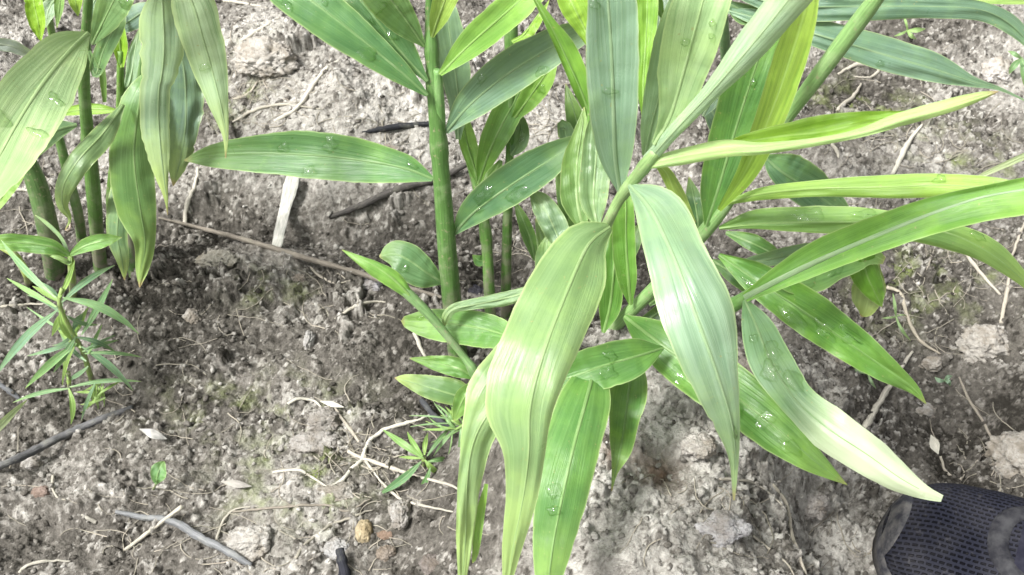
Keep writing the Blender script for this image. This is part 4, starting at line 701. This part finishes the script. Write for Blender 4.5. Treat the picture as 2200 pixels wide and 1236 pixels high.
ROOTS = [
 ('short white root standing above the long grey stick', [(397, 482, 6), (402, 440, 7), (418, 400, 7), (426, 360, 6)], (.72, .68, .62)),
 ('thick white root under the top left leaves of the tallest shoot', [(590, 262, 6), (640, 230, 7), (668, 190, 9), (700, 150, 8), (730, 128, 6)], (.78, .74, .68)),
 ('white root touching the top leaf near the upper edge', [(520, 88, 5), (560, 62, 7), (603, 38, 6)], (.76, .72, .66)),
 ('root along the very top edge, left of the tallest shoot', [(480, 2, 5), (530, 8, 5), (575, 18, 4)], (.70, .66, .6)),
 ('curved root below the pale clod at the top', [(500, 215, 5), (535, 200, 5), (555, 175, 4)], (.55, .5, .44)),
 ('grey root crossing behind the drooping pale leaf tip', [(500, 262, 4), (550, 236, 5), (610, 225, 5), (690, 235, 3)], (.60, .56, .5)),
 ('bent light root beside the thin weed on the right', [(1905, 618, 6), (1935, 632, 6), (1950, 680, 6), (1975, 730, 6), (2022, 762, 5)], (.62, .56, .48)),
 ('thick straight pale root below the dark leaf tip, right side', [(1850, 942, 10), (1868, 900, 10), (1905, 840, 9), (1960, 755, 7)], (.74, .70, .64)),
 ('pale root under the bright half rolled leaf', [(1917, 375, 6), (1935, 340, 9), (1950, 310, 8), (1982, 268, 6)], (.74, .71, .65)),
 ('short root under the left part of the half rolled leaf', [(1786, 308, 5), (1798, 325, 6), (1802, 340, 4)], (.68, .64, .58)),
 ('thin root rising under the top right leaves', [(1798, 238, 5), (1830, 210, 6), (1850, 180, 5)], (.6, .56, .5)),
 ('looped root in the dark hollow, upper right', [(1800, 160, 4), (1840, 140, 6), (1885, 145, 6), (1875, 165, 5), (1835, 165, 4)], (.62, .58, .52)),
 ('root at the right edge beyond the arched leaf', [(2150, 695, 6), (2165, 620, 6), (2172, 560, 5), (2205, 470, 7)], (.6, .55, .49)),
 ('root slanting from the arched leaf to the right', [(2075, 545, 5), (2110, 590, 6), (2150, 635, 5)], (.66, .61, .55)),
 ('root on the soil mound nearest the shoe', [(1660, 1040, 4), (1690, 1085, 6), (1702, 1150, 6), (1722, 1205, 6), (1735, 1245, 5)], (.62, .57, .5)),
 ('thin root on the soil mound, left of the longer mound root', [(1590, 1130, 3), (1635, 1165, 4), (1690, 1210, 4), (1710, 1245, 4)], (.64, .59, .52)),
 ('root on the crest of the soil mound', [(1545, 1030, 5), (1600, 1032, 5), (1640, 1050, 4), (1680, 1085, 4)], (.66, .61, .55)),
 ('hooked root beside the big pale clod', [(2020, 980, 4), (2030, 1010, 4), (2055, 1030, 5), (2068, 1026, 3)], (.66, .6, .54)),
 ('root falling from the clods to the big pale clod at right', [(2060, 810, 3), (2085, 865, 4), (2115, 910, 5), (2140, 965, 5)], (.5, .45, .4)),
 ('forked white root, main strand left of the lime weed', [(690, 1053, 4), (725, 1040, 6), (755, 1010, 6), (778, 985, 7), (785, 965, 6), (800, 940, 6), (840, 918, 7), (890, 905, 7), (935, 888, 5)], (.76, .73, .67)),
 ('root crossing the forked white root and running under the torn leaf', [(748, 970, 6), (780, 985, 6), (840, 1005, 7), (900, 1025, 5), (960, 1040, 6), (1000, 1060, 5)], (.68, .63, .57)),
 ('long thin root curving below the lime weed', [(785, 990, 4), (815, 1030, 4), (845, 1060, 5), (880, 1080, 5), (975, 1100, 4)], (.66, .62, .56)),
 ('root above the forked white root', [(718, 875, 4), (750, 920, 5), (775, 955, 5), (787, 985, 4)], (.58, .53, .47)),
 ('white branched rootlet left of the forked root', [(585, 1015, 4), (640, 1010, 5), (665, 1022, 4), (712, 1052, 4)], (.74, .7, .64)),
 ('white rootlet over the dark soil, lower middle', [(618, 868, 5), (640, 858, 5), (675, 862, 5), (698, 885, 4)], (.72, .69, .63)),
 ('long brown root in the lower middle', [(500, 1100, 3), (600, 1090, 4), (700, 1085, 4), (745, 1098, 4), (795, 1072, 4)], (.38, .34, .3)),
 ('grey root left of the yellow stone', [(635, 1200, 5), (665, 1160, 5), (710, 1130, 5), (755, 1112, 5), (800, 1095, 4)], (.46, .43, .38)),
 ('curled root under the lower left twig', [(40, 1230, 5), (60, 1215, 5), (100, 1206, 5), (150, 1205, 4)], (.6, .57, .52)),
 ('small hooked rootlet in the lower left soil', [(112, 1020, 4), (112, 1050, 4), (125, 1070, 4), (142, 1074, 4)], (.62, .58, .52)),
 ('root loop rising above the frayed end of the blue grey twig', [(465, 1165, 4), (480, 1120, 4), (505, 1095, 4), (560, 1088, 3)], (.52, .49, .44)),
 ('pale root behind the torn low leaf of the clump', [(890, 715, 5), (900, 740, 6), (915, 770, 7)], (.74, .7, .64)),
 ('pale rootlet on the soil left of the torn low leaf', [(720, 685, 4), (760, 660, 5), (800, 648, 5), (830, 650, 4)], (.62, .58, .52)),
 ('thin rootlet under the long grey stick', [(665, 575, 4), (690, 595, 4), (720, 608, 4), (760, 603, 3)], (.58, .53, .47)),
 ('pale root at the left edge under the left clump', [(-20, 660, 4), (40, 656, 5), (110, 652, 4)], (.6, .56, .5)),
 ('pale root at the far left among the stems', [(-20, 415, 6), (30, 408, 7), (75, 412, 5)], (.74, .7, .64)),
 ('root bent at the left clump foot', [(140, 500, 5), (150, 490, 5), (149, 470, 4)], (.6, .5, .42)),
]
for lab, pts, c in ROOTS: draped('root', lab, 'root', pts, tuple(np.array(c)*.76*np.array((1, .97, .92))), MROOT, RG, lump=.35, lift=.35, smooth=4, sides=7)

# countless finer rootlets and fibres
V = []; F = []
def fibre(px, py, ang, L_, r):
    n = 9; base = len(V); x, y = px, py; a = ang; k = random.uniform(-.35, .35); pts = []
    for i in range(n):
        p = G(x, y)
        pts.append(p+np.array((0, 0, r*.8+.0008))); a += k+random.uniform(-.3, .3); x += math.cos(a)*L_/n; y += math.sin(a)*L_/n*.8
    pts = np.array(pts); z = np.pad(pts[:, 2], 1, mode='edge'); pts[:, 2] = np.maximum(pts[:, 2]*.5, 0)+np.maximum.reduce([z[:-2], z[1:-1], z[2:]])*.5-np.where(pts[:, 2] < 0, 0, 0)-0 if False else .4*pts[:, 2]+.6*(z[:-2]+z[1:-1]+z[2:])/3+.0006
    T_ = np.gradient(pts, axis=0)
    for i in range(n):
        t = T_[i]/(np.linalg.norm(T_[i])+1e-9); u = np.cross(t, (0, 0, 1)); u /= np.linalg.norm(u)+1e-9; w = np.cross(u, t); rr = r*(1-.6*i/n)
        for k_ in range(4): th = k_*math.pi/2; V.append(pts[i]+u*math.cos(th)*rr+w*math.sin(th)*rr)
    for i in range(n-1):
        for k_ in range(4): F.append((base+i*4+k_, base+i*4+(k_+1) % 4, base+(i+1)*4+(k_+1) % 4, base+(i+1)*4+k_))
FIB = [(500, 150, 90, 60, 45), (560, 250, 200, 60, 70), (850, 300, 150, 120, 50), (1180, 330, 80, 130, 40), (2000, 600, 180, 160, 120), (1950, 300, 200, 140, 100), (2100, 1000, 100, 80, 30), (760, 980, 160, 90, 110), (600, 1150, 300, 80, 60), (250, 1120, 220, 100, 40), (1600, 1120, 220, 90, 50), (100, 420, 110, 110, 50), (1130, 580, 90, 90, 60), (400, 800, 200, 150, 40), (650, 640, 200, 60, 40)]
for fx, fy, sx, sy, k in FIB:
    for _ in range(int(k*.55)):
        fibre(random.gauss(fx, sx*.6), random.gauss(fy, sy*.6), random.uniform(-3.14, 3.14), random.uniform(40, 150), random.uniform(.00028, .0006))
o = mesh('root_fibres', V, F, MROOT, None, [(0, i*.01) for i in range(len(V))]); o.color = (.36, .32, .265, 1)
tag(o, 'fine pale rootlets and plant fibres strewn over the soil', 'fibres', kind='stuff')

# ================================================================= CLODS, STONES
import bmesh
def rock(px, py, rx, ry, color, label, name='clod', cat='clod', group='pale clods on the soil', amp=.28, sub=5, sink=.25, fr=2.6, mat=None):
    g0 = G(px, py); d = float((g0-CAM)@FWD); bm = bmesh.new(); bmesh.ops.create_icosphere(bm, subdivisions=sub, radius=1)
    a, b_ = rx*d*K, ry*d*K; hgt = b_*.85; sd_ = random.random()*90
    for v in bm.verts:
        c = v.co.copy(); f = 1+amp*mnoise.fractal(c*fr*.5+Vector((sd_, 0, 0)), .9, 2.1, 3)*1.3+amp*.45*mnoise.noise(c*fr*2.3+Vector((0, sd_, 0)))+amp*.38*mnoise.noise(c*fr*5+Vector((0, sd_, 0)))+amp*.30*mnoise.noise(c*fr*11+Vector((0, sd_, 0)))
        v.co = Vector((c.x*a*f, c.y*b_*1.15*f, c.z*hgt*f))
    me = bpy.data.meshes.new(name); bm.to_mesh(me); bm.free(); me.materials.append(mat or MCLOD)
    me.polygons.foreach_set('use_smooth', [True]*len(me.polygons))
    o = bpy.data.objects.new(name, me); col.objects.link(o); o.location = (g0[0], g0[1], g0[2]+hgt*(.5-sink)); o.color = (*color, 1)
    return tag(o, label, cat, group)
pc = (.60, .57, .52)
for a in [
 (572, 135, 66, 44, (.66, .63, .58), 'big rounded pale clod near the top, left of the tallest shoot'),
 (545, 1165, 52, 32, (.58, .56, .52), 'white crumbly clod beside the frayed blue grey twig'),
 (722, 1180, 32, 20, (.62, .62, .62), 'light grey clod capping the short black burnt stick'),
 (68, 998, 26, 16, (.58, .56, .53), 'small white clod touching the dark grey stick at lower left'),
 (680, 955, 48, 24, (.46, .44, .41), 'flat grey clod left of the forked white root'),
 (700, 905, 32, 24, (.42, .40, .37), 'brownish clod above the forked white root'),
 (730, 1060, 38, 18, (.46, .44, .40), 'low crumbling clod under the forked white root'),
 (2190, 985, 62, 50, (.56, .53, .48), 'large pale clod at the right edge above the shoe'),
 (2110, 745, 46, 38, (.60, .57, .52), 'pale oblong clod right of the bent light root'),
 (2002, 782, 22, 15, (.62, .59, .54), 'small round clod left of the pale oblong clod'),
 (1985, 885, 26, 16, (.58, .56, .53), 'grey clod beside the thick straight pale root'),
 (2140, 160, 34, 30, (.70, .67, .63), 'pale clod where the two upper right leaf tips meet'),
 (1555, 1140, 48, 30, (.62, .61, .62), 'bluish grey clod on the soil mound'),
 (1500, 960, 36, 24, (.58, .55, .51), 'brownish clod high on the soil mound'),
 (1745, 1085, 36, 28, (.50, .47, .44), 'darker clod on the right flank of the soil mound'),
 (1800, 750, 34, 46, (.66, .63, .60), 'pale earth lump between the spreading wet leaves'),
 (860, 1110, 22, 28, (.50, .48, .45), 'upright flaky clod right of the yellow stone'),
 (470, 560, 44, 18, (.46, .44, .38), 'flat pale earth patch below the long grey stick'),
 (412, 685, 20, 18, (.50, .47, .43), 'small hollow clod on the bare soil left of centre'),
 (665, 735, 11, 22, (.56, .55, .53), 'small light clod standing in the middle of the bare soil'),
 (795, 612, 28, 14, (.60, .59, .62), 'white flat fragment under the rolled leaf of the young shoot'),
 (640, 600, 15, 10, (.55, .50, .45), 'tiny buff fragment beside the long grey stick'),
 (1890, 590, 30, 26, (.24, .22, .21), 'dark clod under the channelled leaf'),
 (840, 335, 30, 18, (.52, .49, .44), 'crumbly clod just above the horizontal leaf of the tallest shoot'),
]: rock(*a)
rock(783, 1145, 19, 24, (.56, .47, .31), 'small smooth yellow stone at the lower middle', 'stone', 'stone', 'stones on the soil', amp=.12)
rock(832, 1150, 22, 11, (.34, .25, .19), 'brown flat stone right of the yellow stone', 'stone', 'stone', 'stones on the soil', amp=.14)
rock(830, 1190, 20, 14, (.40, .35, .30), 'rough brown stone below the yellow stone', 'stone', 'stone', 'stones on the soil', amp=.25)
rock(928, 1215, 26, 20, (.30, .27, .25), 'round brown stone at the bottom edge left of the torn leaf', 'stone', 'stone', 'stones on the soil', amp=.14)
rock(88, 1060, 20, 13, (.36, .28, .24), 'flat reddish stone at lower left', 'stone', 'stone', 'stones on the soil', amp=.12)
rock(1022, 628, 18, 12, (.10, .10, .12), 'black charcoal lump beside the thin stems', 'charcoal', 'charcoal', None, amp=.3)
# dry leaf flakes
for lab, x, y, a, l, w, c in (('dry grey leaf lying near the dark grey stick', 300, 922, .35, 62, 10, (.46, .44, .42)), ('curled dry leaf flake with a dark shadow under it', 475, 1035, .15, 66, 8, (.40, .37, .34)), ('dry cream leaf sliver above the forked white root', 688, 862, .25, 52, 6, (.62, .58, .5)), ('pale dead leaf flake beside the hooked root', 2000, 935, 1.2, 44, 11, (.66, .62, .54))):
    g1 = G(x, y); d1 = float((g1-CAM)@FWD)-.008; x2, y2 = x+l*math.cos(a), y+l*math.sin(a); g2 = G(x2, y2); d2 = float((g2-CAM)@FWD)-.006
    o, g = leaf(None, [(x, y, d1, 1, 1), ((x+x2)/2, (y+y2)/2, (d1+d2)/2-.003, w, w), (x2, y2, d2, 1, 1)], c, name='dead_leaf', rib=False, n=14, m=7, tip=0, wave=.002); o.data.materials[0] = MROOT; o.color = (*c, 1); tag(o, lab, 'dead leaf')

# ================================================================= SHOE
def shoe():
    g0 = P0(1990, 1150, -.02); 
    M, nt, b, out = newmat('shoe_knit'); L = nt.links.new
    uv = nt.nodes.new('ShaderNodeUVMap'); uv.uv_map = 'uv'
    sp_ = nt.nodes.new('ShaderNodeSeparateXYZ'); L(uv.outputs[0], sp_.inputs[0])
    yy = mathn(nt, 'DIVIDE', sp_.outputs[0], .0037); xx_ = mathn(nt, 'DIVIDE', sp_.outputs[1], .0046)
    row = mathn(nt, 'FLOOR', yy); fy = mathn(nt, 'ABSOLUTE', mathn(nt, 'SUBTRACT', mathn(nt, 'SUBTRACT', yy, row), .5))
    fx = mathn(nt, 'ABSOLUTE', mathn(nt, 'SUBTRACT', mathn(nt, 'FRACT', mathn(nt, 'ADD', xx_, mathn(nt, 'MULTIPLY', row, .5))), .5))
    slot = mathn(nt, 'MULTIPLY', ramp(nt, fy, .26, .12), ramp(nt, fx, .38, .28))
    groove = mathn(nt, 'MAXIMUM', slot, mathn(nt, 'MULTIPLY', ramp(nt, fy, .38, .5), .0))
    geo = nt.nodes.new('ShaderNodeNewGeometry'); dn = noisetex(nt, geo.outputs['Position'], 120, 4, .6); dn2 = noisetex(nt, geo.outputs['Position'], 25, 3, .6)
    c = mixc(nt, groove, (.014, .015, .024), (.002, .002, .004))
    c = mixc(nt, mathn(nt, 'MULTIPLY', ramp(nt, dn2, .40, .75), .45), c, (.06, .058, .062))
    c = mixc(nt, mathn(nt, 'MULTIPLY', ramp(nt, dn, .60, .78), .25), c, (.16, .15, .14))
    L(c, b.inputs['Base Color']); b.inputs['Roughness'].default_value = .9; b.inputs['Specular IOR Level'].default_value = .12
    bp = nt.nodes.new('ShaderNodeBump'); bp.inputs['Strength'].default_value = 1; bp.inputs['Distance'].default_value = .0016; bp.invert = True
    L(groove, bp.inputs['Height']); L(bp.outputs[0], b.inputs['Normal'])
    def plain(name, c0, c1, rough=.7):
        m, nt, b, out = newmat(name); geo = nt.nodes.new('ShaderNodeNewGeometry'); f = noisetex(nt, geo.outputs['Position'], 90, 5, .65)
        nt.links.new(mixc(nt, ramp(nt, f, .4, .65), c0, c1), b.inputs['Base Color']); b.inputs['Roughness'].default_value = rough; b.inputs['Specular IOR Level'].default_value = .15
        bp = nt.nodes.new('ShaderNodeBump'); bp.inputs['Distance'].default_value = .0006; nt.links.new(f, bp.inputs['Height']); nt.links.new(bp.outputs[0], b.inputs['Normal']); return m
    MS = plain('shoe_rubber', (.030, .031, .038), (.12, .115, .11)); MO = plain('shoe_overlay', (.014, .014, .018), (.045, .045, .048)); ML = plain('shoe_lace', (.010, .010, .018), (.022, .022, .032), .9)
    # frame of the shoe: origin at toe, X back towards the heel, Y to the shoe's side, Z up
    toe = np.array(P0(1882, 1152, -.018)); ang = R(-27)
    xa = np.array((math.cos(ang), math.sin(ang), 0)); ya = np.array((-math.sin(ang), math.cos(ang), 0)); za = np.array((0, 0, 1.))
    root = thing('shoe', toe, 'dark navy knit trainer with a dusty pale toe rim, bottom right corner', 'shoe')
    def W3(x, y, z): return toe+xa*x+ya*y+za*z
    LEN = .285
    def hw(x):   # half width
        t = x/LEN; f = [(0, .0), (.004, .22), (.015, .40), (.04, .60), (.08, .77), (.14, .90), (.22, .98), (.33, 1.), (.5, .86), (.7, .72), (.88, .70), (.96, .52), (1, 0)]
        return .054*np.interp(t, [a for a, _ in f], [b for _, b in f])
    def ht(x):
        t = x/LEN; f = [(0, .20), (.03, .50), (.10, .68), (.2, .76), (.32, .93), (.42, 1.15), (.55, 1.45), (.7, 1.55), (.9, 1.6), (1, 1.5)]
        return .056*np.interp(t, [a for a, _ in f], [b for _, b in f])
    NS, NA = 90, 48
    xs = LEN*(np.linspace(0, 1, NS)**1.5)
    def surf(x, a, off=0):     # a in 0..pi over the top
        w, h = hw(x)+off, ht(x)+off; ca, sa = math.cos(a), math.sin(a)
        e = .80; return W3(x, w*np.sign(ca)*abs(ca)**e, .016+h*abs(sa)**.85)
    V = []; UV = []
    for x in xs:
        acc = 0; prev = None; row = []
        for k in range(NA+1):
            a = math.pi*k/NA; p = surf(x, a); row.append(p)
        row = np.array(row); seg = np.concatenate([[0], np.cumsum(np.linalg.norm(np.diff(row, axis=0), axis=1))]); mid = seg[NA//2]
        for k in range(NA+1): V.append(row[k]); UV.append((seg[k]-mid+.2, x))
    F = []
    xo = int(NS*.62)
    for i in range(NS-1):
        for k in range(NA):
            if i > xo+6 and NA*.30 < k < NA*.70: continue       # foot opening
            F.append((i*(NA+1)+k, i*(NA+1)+k+1, (i+1)*(NA+1)+k+1, (i+1)*(NA+1)+k))
    mesh('upper', V, F, M, root, UV)
    # rubber sole with a toe rim that climbs the front
    V = []; F = []; prof = [(0, -.006, .96), (.001, -.008, 1.0), (.0015, .004, 1.02), (.001, .012, 1.02), (-.001, .017, 1.0)]
    outl = []
    for k in range(121):
        a = 2*math.pi*k/120; t = .5-.5*math.cos(a); x = LEN*t; outl.append((x, hw(max(min(x, LEN*.999), .00005))*(1 if a < math.pi else -1)))
    outl[0] = (0, 0); outl = outl[:-1]; n = len(outl)
    for off, z, sc in prof:
        for i, (x, y) in enumerate(outl):
            rise = .007*math.exp(-(x/.020)**2)*(1 if z > .01 else 0); cxm = x-LEN*.5
            V.append(W3(LEN*.5+cxm*(1+off*1.2/ (LEN*.5)), y*(sc)+np.sign(y)*off*.4, z+rise+(.012*math.exp(-(x/.03)**2) if z < 0 else 0)))
    for r in range(len(prof)-1):
        for i in range(n): F.append((r*n+i, r*n+(i+1) % n, (r+1)*n+(i+1) % n, (r+1)*n+i))
    F.append(tuple(range(n))[::-1])
    mesh('sole', V, F, MS, root)
    # toe bumper
    V = []; F = []; m = 26
    for i in range(m):
        u = i/(m-1); a = math.pi*(.06+.88*u)
        for j in range(7):
            x = .0012+.011*j/6*(1-.5*abs(2*u-1)); V.append(surf(max(x, .0008), math.pi*(.02+.96*u), .0012*(1-(j/6)**4)))
    for i in range(m-1):
        for j in range(6): F.append((i*7+j, i*7+j+1, (i+1)*7+j+1, (i+1)*7+j))
    mesh('toe_bumper', V, F, MS, root)
    # eyestay overlay: horseshoe band round the lace opening
    V = []; F = []; m = 60
    for i in range(m):
        u = i/(m-1); th = math.pi*u                                  # from one side round the front to the other
        for j in range(6):
            w = j/5
            # centre of the band
            xc = .098+.085*(1-math.sin(th))**1.1 if True else 0
            rr = 1-.42*w
            xx = .185-(.185-.060)*(math.sin(th)**.6)*(1-.10*w); aa = math.pi/2+math.cos(th)*(.80-.24*w)
            V.append(surf(xx, aa, .0022*(1-(2*w-1)**6)+.0003))
    for i in range(m-1):
        for j in range(5): F.append((i*6+j, i*6+j+1, (i+1)*6+j+1, (i+1)*6+j))
    mesh('eyestay', V, F, MO, root)
    # laces
    for k in range(5):
        x = .096+k*.018; C_ = [surf(x+.004*math.sin(j/14*math.pi)*(1 if k % 2 else -1), math.pi/2+(-.52+1.04*j/14), .0045) for j in range(15)]
        tube_mesh('lace', C_, [.0030]*15, ML, root, (.1, .1, .12), sides=8, flat=.5)
    V = []; F = []
    for i in range(16):
        x = .078+.13*i/15
        for j in range(9): V.append(surf(x, math.pi/2+(-.42+.84*j/8), .0018))
    for i in range(15):
        for j in range(8): F.append((i*9+j, i*9+j+1, (i+1)*9+j+1, (i+1)*9+j))
    mesh('tongue', V, F, ML, root)
shoe()
